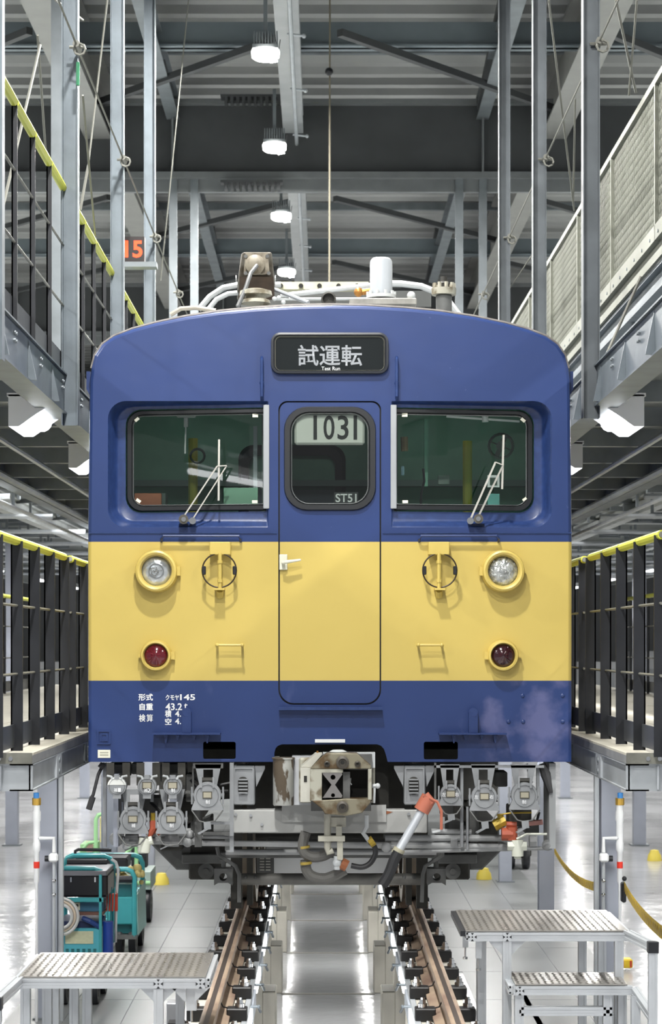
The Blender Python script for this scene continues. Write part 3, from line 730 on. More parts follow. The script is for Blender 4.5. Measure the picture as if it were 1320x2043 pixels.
def glass(name, tint, rough=.02):
    m = bpy.data.materials.new(name); m.use_nodes = True; nt = m.node_tree; b = nt.nodes['Principled BSDF']
    nt.nodes.remove(b); o = nt.nodes['Material Output']
    tr = nt.nodes.new('ShaderNodeBsdfTransparent'); tr.inputs[0].default_value = (*tint, 1)
    gl = nt.nodes.new('ShaderNodeBsdfGlossy'); gl.inputs['Roughness'].default_value = rough
    fr = nt.nodes.new('ShaderNodeFresnel'); fr.inputs[0].default_value = 1.6
    mx = nt.nodes.new('ShaderNodeMixShader'); nt.links.new(fr.outputs[0], mx.inputs[0]); nt.links.new(tr.outputs[0], mx.inputs[1]); nt.links.new(gl.outputs[0], mx.inputs[2])
    nt.links.new(mx.outputs[0], o.inputs[0]); return m
GLASS = glass('windscreen_glass', (.88, .94, .9))
car = thing('rail_car', (0, 0, 0), 'blue rail car with broad yellow band and centre door, facing the viewer', 'train')

def outline(inset=0.0):
    pts = [(175, 1520), (175, 1440), (174.6, 1080), (178, 760), (181, 735), (188, 708), (203, 686), (226, 670), (262, 656), (310, 643), (370, 630.5), (440, 620), (510, 613.5), (585, 609), (658, 607.5)]
    L = [tuple(P(a, b, 0).xz) for a, b in pts]; Rr = [(-x, z) for x, z in L[:-1]][::-1]
    # mirror about the car's centre, x = 0
    L = [(x, z) for x, z in L]; full = L+Rr
    if inset:
        out = []; n = len(full)
        for i, (x, z) in enumerate(full):
            a = full[max(0, i-1)]; b = full[min(n-1, i+1)]
            tx, tz = b[0]-a[0], b[1]-a[1]; l = math.hypot(tx, tz)
            nx, nz = tz/l, -tx/l
            if i in (0, n-1): nx, nz = (1 if i == 0 else -1), 0
            out.append((x+nx*inset, z+nz*inset))
        return out
    return full
full = outline(0.022)
front_outer = full[::-1]                             # ccw seen from the front
# notch for the coupler along the bottom edge
def px2(a, b, Y=0): p = P(a, b, Y); return (p.x, p.z)
z0 = full[0][1]
notch = [px2(547, 1520), px2(547, 1503), px2(549, 1494), px2(554, 1488), px2(562, 1485), px2(752, 1485), px2(760, 1488), px2(766, 1495), px2(770, 1508), px2(773, 1520)]
outer = list(full)                                   # from bottom left, over the roof, to bottom right
outer = outer+[(notch[-1][0], z0)]+notch[::-1][1:-1]+[(notch[0][0], z0)]
recL = pr(215, 800, 535, 1052, [36, 2, 2, 36]); 
cxm = 0.0
def mirror(l): return [(-x, z) for x, z in l][::-1]
def mirp(l): return [(-x, z) for x, z in l]
recR = mirp(recL)
doorhole = pr(555, 800, 760, 1406, [30, 30, 18, 18])
slotL = pr(405, 1480, 470, 1514, 4); slotR = pr(845, 1480, 913, 1515, 4)
mb = MB().plate([outer, recL, recR, doorhole, slotL, slotR], 0, .012)
mb.build('front_panel', PAINT, car, angle=50)
# shell behind the front panel: rounded edge, sides and roof
def ring(inset, Y): return [(x, Y, z) for x, z in outline(inset)]
k_side = 5
rings = [ring(.022, 0), ring(.008, .006), ring(.001, .02), ring(0, .04), ring(0, 19.2)]
sides = MB(); roof = MB()
i1, i2 = 5, len(full)-6
sides.loft([r[:i1+1] for r in rings], closed=False).loft([r[i2:] for r in rings], closed=False)
sides.build('body_side', PAINT, car, angle=50)
roof.loft([r[i1:i2+1] for r in rings[:4]], closed=False).build('roof_edge', BLUE, car, angle=50)
MB().loft([r[i1:i2+1] for r in (ring(0, .04), ring(0, 19.2))], closed=False).build('roof', ROOFP, car)
MB().tube([(x, .05, z+.006) for x, z in outline(0)[4:-4]], .011, 6).build('gutter', GUTT, car)
MB().box(-1.4, 1.4, 19.2, 19.22, 1.02, 3.3).build('rear_end', BLUE, car)
for sx in (-1, 1):
    x = sx*1.4
    MB().box(min(x, x+sx*.022), max(x, x+sx*.022), .12, .5, P(0, 775, .1).z, P(0, 740, .1).z+.0).prism([(x, P(0, 775, .1).z), (x+sx*.022, P(0, 775, .1).z), (x, P(0, 790, .1).z)], 'y', .12, .5).build('side_bracket', BLUE, car)
# window recesses, gaskets, glass
zc = [0]
def wy(px): return .02+.12*(528-px)/(528-246)        # how deep the tilted pane stands
def rec_side(name, sgn):
    inner2 = pr(246, 812, 531, 1020, [32, 3, 3, 32])
    k = lambda x: (x-(-0.043))*FPX/11.6+643
    out3 = [(x, .0, z) for x, z in recL]
    mid3 = [(x+(.012 if x < -1.1 else 0), .012, z) for x, z in recL]
    in3 = [(x, max(.02, wy(k(x))), z) for x, z in inner2]
    q = lambda l: [(sgn*x if sgn > 0 else -x, y, z) for x, y, z in l]
    f = (lambda l: l) if sgn > 0 else (lambda l: [(-x, y, z) for x, y, z in l])
    lv = []
    for t_, d_ in ((0, 0), (.05, .06), (.14, .3), (.34, .8), (.44, .95), (.55, 1), (1, 1)):
        lv.append(f([(a_[0]+(c_[0]-a_[0])*t_, (c_[1])*d_, a_[2]+(c_[2]-a_[2])*t_) for a_, c_ in zip(out3, in3)]))
    MB().loft(lv).build('window_recess', BLUED, car, angle=40)
    g = pr(248, 814, 530, 1018, [30, 3, 3, 30]); g2 = pr(260, 824, 526, 1007, [22, 3, 3, 22])
    def l3(l, dy): return f([(x, max(.02, wy(k(x)))+dy, z) for x, z in l])
    MB().loft([l3(g, .004), l3(pr(250, 816, 529, 1016, [30, 3, 3, 30]), -.014), l3(pr(258, 822, 527, 1009, [24, 3, 3, 24]), -.014), l3(g2, .002)]).build('gasket', GASK, car)
    MB().loft([l3(g2, .001), l3(pr(261.5, 825.5, 525, 1005.5, [21, 3, 3, 21]), -.006), l3(pr(262.5, 826.5, 524, 1004.5, [20, 3, 3, 20]), .001)]).build('gasket_bead', mat('bead_grey', '#8b8f90', .35, .5), car)
    gl = l3(g2, .002); m = MB(); m.add(gl, [tuple(range(len(gl)))]); m.build('windscreen', GLASS, car, fixn=False)
    # chrome strip
    a = P(525, 1015, 0); b = P(537, 808, 0); xs = sorted((a.x*sgn if sgn < 0 else a.x, b.x*sgn if sgn < 0 else b.x)); 
    xs = sorted((a.x, b.x)) if sgn > 0 else sorted((-a.x, -b.x))
    st = MB().box(xs[0], xs[1], -.012, .02, a.z, b.z).build('chrome_strip', mat('bright_strip', '#b4b8bb', .3, .5), car, bevel=.003)
    # paper stickers on the glass corners
for sgn in (1, -1):
    rec_side('l', sgn)
STK = mat('sticker_cream', '#e2e2cf', .5)
def windscreen_y(px):
    p = px if px < 658 else 1316-px
    return wy(p)+.0
for px, py, ww, hh, rz in ((273, 837, 10, 6, 40), (509, 829, 11, 7, 0), (276, 999, 10, 6, -35), (508, 1001, 11, 6, 0), (807, 828, 11, 7, 0), (1043, 838, 10, 6, -40), (808, 1001, 11, 6, 0), (1046, 996, 9, 5, 35)):
    c = P(px, py, windscreen_y(px)-.004); a = ww/345/2; h = hh/345/2; cr, sr = cos(R(rz)), sin(R(rz))
    MB().add([(c.x+(u*a)*cr-(v*h)*sr, c.y, c.z+(u*a)*sr+(v*h)*cr) for u, v in ((-1, -1), (1, -1), (1, 1), (-1, 1))]+[(c.x+(u*a)*cr-(v*h)*sr, c.y+.002, c.z+(u*a)*sr+(v*h)*cr) for u, v in ((-1, -1), (1, -1), (1, 1), (-1, 1))], [(0, 1, 2, 3), (7, 6, 5, 4), (0, 4, 5, 1), (1, 5, 6, 2), (2, 6, 7, 3), (3, 7, 4, 0)]).build('glass_sticker', STK, car)
# door
d = MB().plate([pr(558, 803, 757, 1403, [28, 28, 16, 16]), pr(568, 813, 748, 1016, 44)], .002, .03); door = d.build('front_door', PAINT, car, angle=50)
MB().plate([pr(550, 795, 765, 1411, 30), pr(562, 807, 753, 1399, 26)], .024, .04).build('door_seal', BLACK, door)
dl = lambda a, b, c_, e, r, y: [(x, y, z) for x, z in pr(a, b, c_, e, r)]
MB().loft([dl(566, 811, 750, 1019, 46, .004), dl(568, 813, 748, 1017, 45, -.016), dl(578, 822, 738, 1008, 38, -.016), dl(581, 824, 735, 1006, 36, .002)]).build('door_gasket', GASK, door)
MB().loft([dl(580, 823, 736, 1007, 37, .0), dl(581, 824.5, 734.5, 1005.5, 36, -.01), dl(582.5, 826, 733, 1004, 35, -.0)]).build('gasket_bead', MC['bead_grey'], door)
gl = dl(580, 823, 736, 1007, 37, .004); MB().add(gl, [tuple(range(len(gl)))]).build('door_glass', GLASS, door, fixn=False)
h = MB().pxbox(557, 1106, 573, 1137, -.014, .002).build('handle_plate', mat('ivory_enamel', '#dcdccb', .35), door, bevel=.003)
MB().tube([P(565, 1122, -.012), P(565, 1122, -.05), P(572, 1121, -.055), P(600, 1117, -.05)], [.011, .011, .011, .006], 10).build('door_handle', MC['ivory_enamel'], h)
# number plate behind door glass
nb = MB().pxbox(587, 824, 727, 887, .03, .09).build('number_box', mat('number_cream', '#f4f6ee', .45), car, bevel=.012)
BD = mat('digit_black', '#15191b', .5)
for ch, a, b in (('0', 645, 667), ('3', 673, 695)): text(ch, a, 829, b, 877, .028, BD, 'digit', nb, bold=.012)
for a in (625, 705): MB().pxbox(a, 829, a+7, 877, .026, .028).build('digit', BD, nb)
MB().pxbox(666, 982, 714, 1004, .018, .02).build('code_plate', mat('code_dark', '#23292c', .5), car); text('ST51', 669, 985, 711, 1002, .0165, mat('letter_white', '#e6e8e8', .5), 'code_lettering', car, bold=.018)
# destination sign
sg = MB()
sg.loft([dl(540, 664, 775, 747, 19, .0), dl(541, 665, 774, 746, 18, -.03), dl(545, 669, 770, 742, 14, -.034), dl(548, 672, 767, 741, 11, -.02)]).build('sign_frame', mat('sign_frame_grey', '#2d3036', .4), car)
sf = [o for o in car.children if o.name == 'sign_frame'][0]
MB().loft([dl(548, 672, 767, 741, 11, -.02), dl(549, 673, 766, 740.3, 10.5, -.027), dl(550, 674, 765, 739.6, 10, -.02)]).build('sign_bead', mat('sign_bead_grey', '#a7a69c', .35, .6), sf)
gl = dl(549, 673, 766, 740.5, 10, -.018); MB().add(gl, [tuple(range(len(gl)))]).build('sign_face', mat('sign_black', '#1b1f20', .12), sf, fixn=False)
text('試運転', 594, 688, 722, 730, -.0205, mat('sign_letter', '#8d9196', .5), 'sign_lettering', sf, bold=.014)
text('Test Run', 641, 731.5, 678, 739, -.0205, mat('sign_letter_white', '#d9dcde', .5), 'sign_lettering', sf, bold=.006)
# grab irons, rails
for px in (522, 791):
    t = MB().tube([P(px, 715, -.002), P(px, 713, -.03), P(px, 718, -.045), P(px, 790, -.045), P(px, 795, -.03), P(px, 794, -.002)], .009, 8)
    t.sphere(P(px, 764, -.03), .014, 6).build('grab_iron', BLUED, car)
for a, b in ((322, 480), (836, 994)):
    MB().tube([P(a, 1080, .0), P(a, 1074, -.03), P(a+4, 1069, -.04), P(b-4, 1069, -.04), P(b, 1074, -.03), P(b, 1080, .0)], .008, 8).build('cleaning_rail', BLUE, car)
for a, b in ((177, 552), (763, 1140)): MB().pxbox(a, 1062, b, 1064.5, -.006, .002).build('seam_ledge', BLUED, car)
for a, b in ((433, 483), (834, 881)):
    MB().tube([P(a, 1287, .0), P(a, 1287, -.07), P(a+2, 1287, -.075), P(b-2, 1287, -.075), P(b, 1287, -.07), P(b, 1287, .0)], .0075, 8).sphere(P(a, 1287, -.075), .012, 6).sphere(P(b, 1287, -.075), .012, 6).build('step_handle', YEL, car)
# lamps on the front
def headlamp(px, py, side):
    c = P(px, py, 0); ax = (0, -1, 0)
    t = MB().lathe([(.112, 0), (.124, .008), (.124, .02), (.118, .05), (.121, .062), (.117, .082), (.106, .088), (.094, .082), (.086, .06), (.084, .035)], c, ax, 36)
    for sgn, r in ((-1, .02), (1, .022)):
        big = (sgn < 0) == (side > 0)
        t.box(c.x+sgn*.118-.012-(.008 if big else 0), c.x+sgn*.118+.012+(.008 if big else 0), -.05, -.015, c.z-(.026 if big else .01), c.z+(.026 if big else .01))
    o = t.build('headlamp', YEL, car, angle=30)
    l = MB().lathe([(.085, .036), (.083, .040), (.07, .048), (.04, .055), (.001, .057)], c, ax, 30)
    l.build('lens', mat('headlamp_glass_left', '#c9ced0', .12, .6, .25, 18, bump=.4, bscale=30) if side < 0 else mat('headlamp_glass_right', '#b9bdbb', .15, .65, .5, 45, bump=.8, bscale=60), o)
    MB().lathe([(.086, .035), (.0875, .042), (.084, .044)], c, ax, 30).build('lens_ring', mat('ring_dark', '#55564e', .4, .5), o)
    if side < 0:
        MB().lathe([(.044, .054), (.046, .062), (.04, .062), (.038, .056)], c, ax, 24).build('inner_ring', mat('inner_ring', '#8f9293', .3, .7), o)
        r = MB()
        rn = random.Random(3)
        for k in range(26):
            a = rn.uniform(0, 6.28); q = rn.uniform(0, .034); r.sphere((c.x+q*cos(a), -.058, c.z+q*sin(a)), .0055, 4)
        r.build('facets', CHROME, o)
    else:
        r = MB(); rn = random.Random(8)
        for k in range(60):
            a = rn.uniform(0, 6.28); q = .078*rn.random()**.5; r.sphere((c.x+q*cos(a), -.05+q*.12, c.z+q*sin(a)), rn.uniform(.004, .009), 4, (1, .5, 1))
        r.build('facets', CHROME, o)
headlamp(313, 1140, -1); headlamp(1002, 1140, 1)
def tail(px, py, side, col):
    c = P(px, py, 0); ax = (0, -1, 0)
    t = MB().lathe([(.084, 0), (.092, .004), (.092, .014), (.086, .03), (.088, .05), (.084, .064), (.074, .066), (.068, .05), (.066, .03)], c, ax, 32)
    for sgn in (-1, 1):
        big = (sgn < 0) == (side > 0)
        t.box(c.x+sgn*.092-.01-(.006 if big else 0), c.x+sgn*.092+.01+(.006 if big else 0), -.04, -.012, c.z-(.022 if big else .009), c.z+(.022 if big else .009))
    o = t.build('tail_lamp', YEL, car, angle=30)
    MB().lathe([(.067, .03), (.064, .046), (.045, .06), (.001, .066)], c, ax, 28).build('lens', mat(col[0], col[1], .08, .1, 0, bump=.0, coat=.6), o)
    r = MB()
    for k in range(8):
        a = k*pi/4+.3; r.tube([(c.x+.012*cos(a), -.066, c.z+.012*sin(a)), (c.x+.058*cos(a), -.052, c.z+.058*sin(a))], .0022, 4)
    r.build('facets', mat(col[0]+'_rib', col[2], .15, 0, coat=.5), o)
tail(312, 1308, -1, ('tail_red', '#5c0f1c', '#7c1c2b')); tail(1002, 1308, 1, ('tail_dark_red', '#2e0c14', '#44101c'))
# disc holders
for px, tilt in ((438.5, 0), (875.5, 1)):
    c = P(px, 1139, 0)
    o = MB().pxbox(px-21, 1081, px+21, 1107, -.075, 0).build('disc_holder', YEL, car, bevel=.004)
    MB().tube([(c.x+.098*cos(a), -.07, c.z+.098*sin(a)) for a in [R(k*10) for k in range(36)]], .005, 6, closed=True).build('wire_ring', mat('ring_black', '#3a2f22', .5, .3), o)
    v = MB().cyl(P(px, 1104, -.075), P(px, 1174, -.075), .011, 8); v.cyl(P(px, 1118, -.075), P(px, 1124, -.075), .015, 8).cyl(P(px, 1156, -.075), P(px, 1162, -.075), .015, 8)
    v.box(c.x-.03, c.x+.03, -.09, 0, P(0, 1178, 0).z, P(0, 1174, 0).z).cyl(P(px, 1178, -.03), P(px, 1190, -.0), .02, 8)
    v.build('centre_rod', YEL, o)
    for s_ in (-1, 1): MB().box(c.x+s_*.088-.011, c.x+s_*.088+.011, -.085, -.055, c.z-.025, c.z+.025).build('pad', BLACK, o, bevel=.004)
# lettering
LW = mat('letter_white', '#e6e8e8', .5)
for s_, a, b, c_, d_, bo in (('形式', 276, 1384, 305, 1398, .02), ('クモヤ', 330, 1386, 357, 1397, .02), ('145', 359, 1385, 389, 1397, .02), ('自重', 278, 1403, 305, 1417, .025), ('43.2', 330, 1403, 363, 1417, .02), ('t', 367, 1403, 374, 1417, .004),
                         ('検', 277, 1425, 290, 1440, .014), ('算', 292, 1425, 305, 1440, .004), ('積', 329, 1417, 342, 1431, .02), ('4.', 349, 1418, 361, 1430, .02), ('空', 329, 1433, 342, 1446, .02), ('4.', 349, 1433, 361, 1445, .02)):
    text(s_, a, b, c_, d_, -.0015, LW, 'lettering', car, bold=bo)
# lower brackets
for px in (372, 944):
    o = MB().pxbox(px-68, 1463, px+67, 1466, -.09, 0).build('step_plate', BLUE, car)
    b = MB().pxbox(px-9, 1421, px+9, 1462, -.05, 0); b.cyl(P(px, 1421, 0), P(px, 1421, -.05), .0262, 16)
    b.build('sign_socket', BLUE, o)
    for q in (-40, -17, 16, 42):
        x = P(px+q, 0, 0).x; MB().prism([(x-.012, P(0, 1466, 0).z), (x+.012, P(0, 1466, 0).z), (x+.003, P(0, 1482 if abs(q) > 20 else 1476, 0).z), (x-.003, P(0, 1482 if abs(q) > 20 else 1476, 0).z)], 'y', -.05, 0).build('bracket', BLUE, o)
o = MB().pxbox(556, 1411, 762, 1417, -.05, 0).build('door_sill', BLUED, car)
MB().pxbox(556, 1418, 762, 1425, -.006, 0).build('sill_drip', BLUE, o)
for k in range(6): MB().cyl(P(580+31*k, 1430, -.008), P(580+31*k, 1430, 0), .007, 8).build('bolt', BLUE, o)
MB().pxbox(628, 1475, 688, 1481.5, -.014, 0).build('white_strip', WHITE, car)
o = MB().plate([pr(194, 1457, 221, 1485, 1), pr(197, 1460, 218, 1482, 1)], -.008, 0).build('square_boss', BLUE, car)
MB().plate([pr(200, 1463, 215, 1479, 1), pr(203, 1466, 212, 1476, 1)], -.005, 0).build('inner_square', BLUED, o)
o = MB().pxbox(195, 1496, 220, 1512, -.003, 0).build('inspection_sticker', STK, car)
for k in range(2): MB().pxbox(199, 1500+k*5, 216, 1503+k*5, -.0036, -.003).build('print_line', mat('print_grey', '#a8a898', .6), o)
for px, py in ((1042, 1388), (1122, 1388), (1014, 1440), (1043, 1440), (1122, 1440)): MB().sphere(P(px, py, 0), .013, 6, (1, .5, 1)).build('rivet', BLUE, car)
# wipers
WIP = mat('wiper_metal', '#c7c5bd', .35, .4)
for (p1, p2, q1, q2, b0, b1) in (((366, 1031), (433, 930), (384, 1036), (452, 929), (437, 877), (436, 999)), ((954, 1030), (1003, 928), (938, 1036), (988, 922), (1004, 868), (1001, 976))):
    yb = -.03
    o = MB().bar(P(*p1, -.05), P(*p2, yb), .018, .008).bar(P(*q1, -.045), P(*q2, yb), .011, .007).bar(P(*p2, yb-.005), P(*q2, yb-.005), .013, .006).build('wiper_arm', WIP, car)
    MB().bar(P(*b0, yb+.004), P(*b1, yb+.004), .011, .02).bar(P(*b0, yb+.018), P(*b1, yb+.018), .006, .02).build('wiper_blade', WIP, o)
    MB().cyl(P(p1[0], p1[1]+5, .02), P(p1[0], p1[1]+5, -.07), .028, 14).build('pivot', mat('pivot_dark', '#6a675f', .35, .6), o)
    MB().cyl(P(p1[0], p1[1]+5, -.07), P(p1[0], p1[1]+5, -.08), .014, 10).cyl(P(q1[0], q1[1]+3, .02), P(q1[0], q1[1]+3, -.06), .02, 12).bar(P(p1[0], p1[1]+6, -.045), P(q1[0], q1[1]+4, -.045), .03, .012).build('pivot_nut', CHROME, o)

# ---- cab interior
TEAL = mat('cab_teal', '#8fc4ae', .6, 0, .1, 4); TEALD = mat('cab_dark', '#465650', .7, 0, .2, 4)
cab = MB().box(-1.33, 1.33, 1.7, 1.74, 1.1, 3.45).box(-1.35, -1.33, .2, 1.72, 1.1, 3.45).box(1.33, 1.35, .2, 1.72, 1.1, 3.45).build('cab_wall', TEAL, car)
MB().box(-1.33, 1.33, .2, 1.72, 1.2, 1.23).build('cab_floor', TEALD, cab); MB().box(-1.33, 1.33, .2, 1.72, 3.4, 3.43).build('cab_ceiling', TEALD, cab)
MB().box(-.4, -.36, .25, 1.7, 1.2, 3.4).box(.37, .4, .25, 1.7, 1.2, 3.4).build('partition', TEALD, cab)
MB().box(-1.32, -.42, .2, .75, 1.9, 2.44).build('desk', TEAL, cab); MB().box(.42, 1.32, .2, .75, 1.9, 2.42).build('desk', TEAL, cab)
MB().loft([[(x, 1.69, z) for x, z in rrect(-.6, 1.4, .11, 3.02, .1)], [(x, 1.66, z) for x, z in rrect(-.58, 1.42, .09, 3.0, .1)], [(x, 1.66, z) for x, z in rrect(-.53, 1.47, .04, 2.95, .07)], [(x, 1.69, z) for x, z in rrect(-.53, 1.47, .04, 2.95, .07)]]).build('gangway_frame', BLACK, cab)
MB().box(-.53, .04, 1.66, 1.69, 2.0, 2.72).build('gangway_window', mat('gangway_blue', '#8b9aa8', .3), cab)
MB().box(-1.3, 1.3, 1.6, 1.68, 2.74, 2.78).build('shelf_rail', mat('cab_rail', '#7f9490', .4, .3), cab)
YP = mat('pole_yellow', '#b7b04a', .5)
for px, y0_, y1_ in ((385, 875, 1006), (932, 880, 1006)): MB().cyl(P(px, y0_, .9), P(px, y1_+20, .9), .03, 10).build('yellow_pole', YP, cab)
WOOD = mat('wood_box', '#a4613f', .55, 0, .2, 12, stretch=(.3, 1, 2))
a = P(266, 1007, .25); MB().pxbox(268, 984, 322, 1010, .22, .42).build('wooden_box', WOOD, cab, bevel=.003)
MB().pxbox(322, 984, 330, 1010, .24, .42).build('box_latch', TEALD, cab)
MB().pxbox(446, 973, 514, 1006, .2, .3).build('mint_box', mat('mint_paint', '#8fc4a8', .5), cab)
MB().pxbox(505, 850, 513, 985, .5, .54).build('door_jamb', mat('jamb_grey', '#a8b4ba', .5), cab)
b = MB().cyl(P(371, 834, .3), P(369, 905, .3), .005, 6).cyl(P(371, 834, .3), P(371, 852, .3), .014, 8).bar(P(354, 832, .3), P(389, 832, .3), .008, .008); b.cyl(P(354, 832, .3), P(354, 828, .3), .005).cyl(P(389, 832, .3), P(389, 828, .3), .005)
b.build('sun_visor_arm', WHITE, cab)
b = MB().bar(P(890, 831, .3), P(1036, 841, .3), .008, .012).cyl(P(967, 828, .3), P(968, 842, .3), .02, 8); b.build('visor_rail', WHITE, cab)
MB().lathe([(.045, 0), (.05, .01), (.04, .02), (.035, .01)], P(394, 910, .6), (0, -1, 0), 16).build('fan', mat('fan_green', '#3c4a45', .5), cab)
o = MB().tube([P(999+24*cos(R(k*20)), 890+24*sin(R(k*20)), .55) for k in range(18)], .01, 6, closed=True); o.cyl(P(999, 890, .6), P(999, 890, .52), .03, 12)
for k in range(4): o.bar(P(999, 890, .55), P(999+24*cos(k*1.57+.4), 890+24*sin(k*1.57+.4), .55), .03, .004)
o.build('cab_fan', mat('fan_green', ''), cab)
MB().pxbox(846, 835, 853, 970, .7, .74).build('green_post', TEAL, cab); MB().pxbox(874, 948, 896, 966, .8, .84).build('notice', mat('notice_grey', '#9aa3a0', .6), cab)
MB().pxbox(972, 948, 996, 972, .4, .42).build('gauge_frame', WHITE, cab); MB().pxbox(977, 953, 991, 967, .39, .4).build('gauge_face', TEALD, cab)
MB().pxbox(973, 985, 996, 1008, .4, .5).build('teal_box', mat('teal_box', '#5fa3a0', .5), cab)
MB().tube([P(844, 935, .4), P(846, 960, .4), P(840, 985, .4), P(839, 1008, .4)], .008, 6).build('handset_cord', BLACK, cab)
MB().tube([P(806, 872, .4), P(807, 900, .4)], .022, 8).build('whisk', mat('whisk_tan', '#8a7a62', .7), cab)
MB().pxbox(800, 930, 806, 948, .4, .42).build('blue_tag', mat('tag_blue', '#7fa8b8', .5), cab)

cl_ = MB().box(-1.0, -.5, .9, 1.0, 3.36, 3.4).box(.5, 1.0, .9, 1.0, 3.36, 3.4).build('cab_fill_fitting', WHITE, cab)  # invented ceiling fittings, added with fill lights to brighten the dim cab
for x_, w_l in ((-.75, .8), (.75, .8), (0, .5)): add_light('cab_fill_light', (x_, .95, 3.35), .3, w_l, cl_)
# ---- roof gear
ROOFG = mat('roof_gear_grey', '#b9bcbc', .5, 0, .1, 9)
b = MB()
hb = [P(480, 503, .75), P(543, 502, .75), P(548, 562, .75), P(543, 598, .9), P(480, 598, .9), P(473, 560, .75)]
o = MB()
o.loft([[P(484, 503, .7), P(542, 503, .7), P(549, 566, .85), P(473, 566, .85)], [P(481, 505, 1.0), P(538, 505, 1.0), P(546, 600, 1.15), P(472, 600, 1.15)]], cap=True)
jr = o.build('jumper_receptacle', mat('receptacle_grime', '#78736a', .55, .1, 0, 12, col2='#4f483b'), car, bevel=.008)
MB().plate([[P(486, 548, .69).xz.to_tuple(), P(538, 548, .69).xz.to_tuple(), P(534, 506, .69).xz.to_tuple(), P(490, 506, .69).xz.to_tuple()]], .66, .69).build('face_plate', mat('rust_cream', '#857e6f', .6, 0, 0, 20, col2='#5b5244'), jr)
c = P(509, 529, .66); MB().lathe([(.06, 0), (.06, .03), (.045, .04), (.03, .05), (.001, .05)], c, (0, -1, 0), 18).build('socket', MC['rust_cream'], jr)
for a_, b_ in ((490, 511), (533, 511), (490, 545), (536, 545)): MB().cyl(P(a_, b_, .65), P(a_, b_, .67), .012, 8).build('bolt', GREYD, jr)
MB().loft([[P(478, 552, .72), P(545, 552, .72), P(548, 598, .9), P(475, 598, .9)], [P(478, 552, 1.1), P(545, 552, 1.1), P(548, 598, 1.2), P(475, 598, 1.2)]], cap=True).build('under_box', mat('rust_dark', '#4a3b2e', .7, 0, .3, 12), jr)
MB().tube([P(512, 530, .6), P(500, 545, .55), P(490, 575, .5), P(474, 612, .45)], .013, 8).build('cable', mat('cable_grey', '#5d5f60', .5), jr)
for a_ in (472, 548): MB().cyl(P(a_, 556, .8), P(a_+(2 if a_ > 500 else -2), 556, .8), .02, 8).build('hinge_pin', ROOFG, jr)
c = P(510, 606, .55); MB().lathe([(.09, .0), (.085, .02), (.06, .03), (.06, .045), (.1, .05), (.095, .075), (.05, .088), (.001, .09)], (c.x, .55, c.z), n=24).build('roof_vent', CREAM, car)
c = P(760, 596, .5); MB().lathe([(.068, 0), (.068, .215), (.064, .232), (.05, .244), (.02, .25), (.001, .25)], (c.x, .5, c.z), n=28).build('antenna_dome', mat('antenna_grey', '#adb2b7', .4), car)
o = MB().lathe([(.09, 0), (.09, .02), (.07, .024)], (c.x, .5, c.z), n=20)
for k in range(10): o.cyl((c.x+.08*cos(k*.628), .5+.08*sin(k*.628), c.z+.02), (c.x+.08*cos(k*.628), .5+.08*sin(k*.628), c.z+.042), .011, 6)
o.build('antenna_flange', ROOFG, car)
MB().pxbox(697, 594, 831, 608, .35, .7).build('antenna_base', mat('dirty_base', '#8c8a84', .6, 0, .25, 15), car, bevel=.006); MB().sphere(P(820, 590, .45), .026, 8).build('roof_stud', ROOFG, car)
c = P(885, 600, .9); MB().lathe([(.05, -.12), (.05, .03), (.04, .04)], (c.x, .9, c.z), n=16).build('arrester_foot', GREYD, car)
o = MB().lathe([(.001, .035), (.075, .035), (.078, .075), (.001, .075)], (c.x, .9, c.z), n=22)
for k in range(9): o.cyl((c.x+.062*cos(k*.7), .9+.062*sin(k*.7), c.z+.075), (c.x+.062*cos(k*.7), .9+.062*sin(k*.7), c.z+.108), .013, 6)
ar = o.build('arrester', CREAM, car); MB().lathe([(.03, .075), (.03, .1), (.036, .105), (.02, .12), (.02, .15), (.001, .15)], (c.x, .9, c.z), n=12).build('arrester_terminal', DARK, ar)
ARC = mat('conduit_grey', '#b4b7b8', .45, 0, .05, 5)
MB().tube([P(396, 618, 1.2), P(418, 592, 1.2), P(445, 574, 1.2), P(472, 569, 1.2), P(560, 568, 1.2)], .019, 8).build('roof_conduit', ARC, car)
MB().tube([P(415, 618, 1.0), P(432, 597, 1.0), P(455, 586, 1.0), P(480, 584, 1.0)], .016, 8).build('roof_conduit', ARC, car)
MB().tube([P(340, 628, .6), P(360, 616, .6), P(390, 614, .6), P(430, 620, .6)], .014, 8).build('roof_conduit', mat('conduit_tan', '#9a9488', .6), car)
MB().tube([P(765, 565, 1.3), P(800, 566, 1.3), P(840, 571, 1.3), P(870, 583, 1.3), P(895, 602, 1.3), P(915, 628, 1.3)], .021, 8).build('roof_conduit', ARC, car)
MB().tube([P(560, 590, 1.1), P(740, 569, 1.0)], .016, 8).build('roof_pole', ROOFG, car); MB().tube([P(548, 578, 1.0), P(615, 604, .8)], .013, 8).build('roof_pole', mat('pole_grey', '#909498', .45), car)
MB().tube([P(550, 597, 1.1), P(735, 596, 1.1)], .009, 8).build('roof_pole', ROOFG, car)
o = MB().pxbox(545, 562, 735, 577, 1.8, 1.9).build('pantograph_beam', mat('beam_cream', '#c2bfa4', .6, 0, .12, 14), car)
for a_ in (560, 600, 637, 675, 712): MB().cyl(P(a_, 570, 1.78), P(a_, 570, 1.8), .016, 8).build('beam_bolt', DARK, o)
MB().pxbox(480, 566, 560, 572, 1.7, 1.75).pxbox(735, 566, 800, 572, 1.7, 1.75).pxbox(480, 580, 860, 612, 2.1, 4.5).build('roof_unit', mat('roof_unit_grey', '#444645', .6, 0, .15, 5), car)
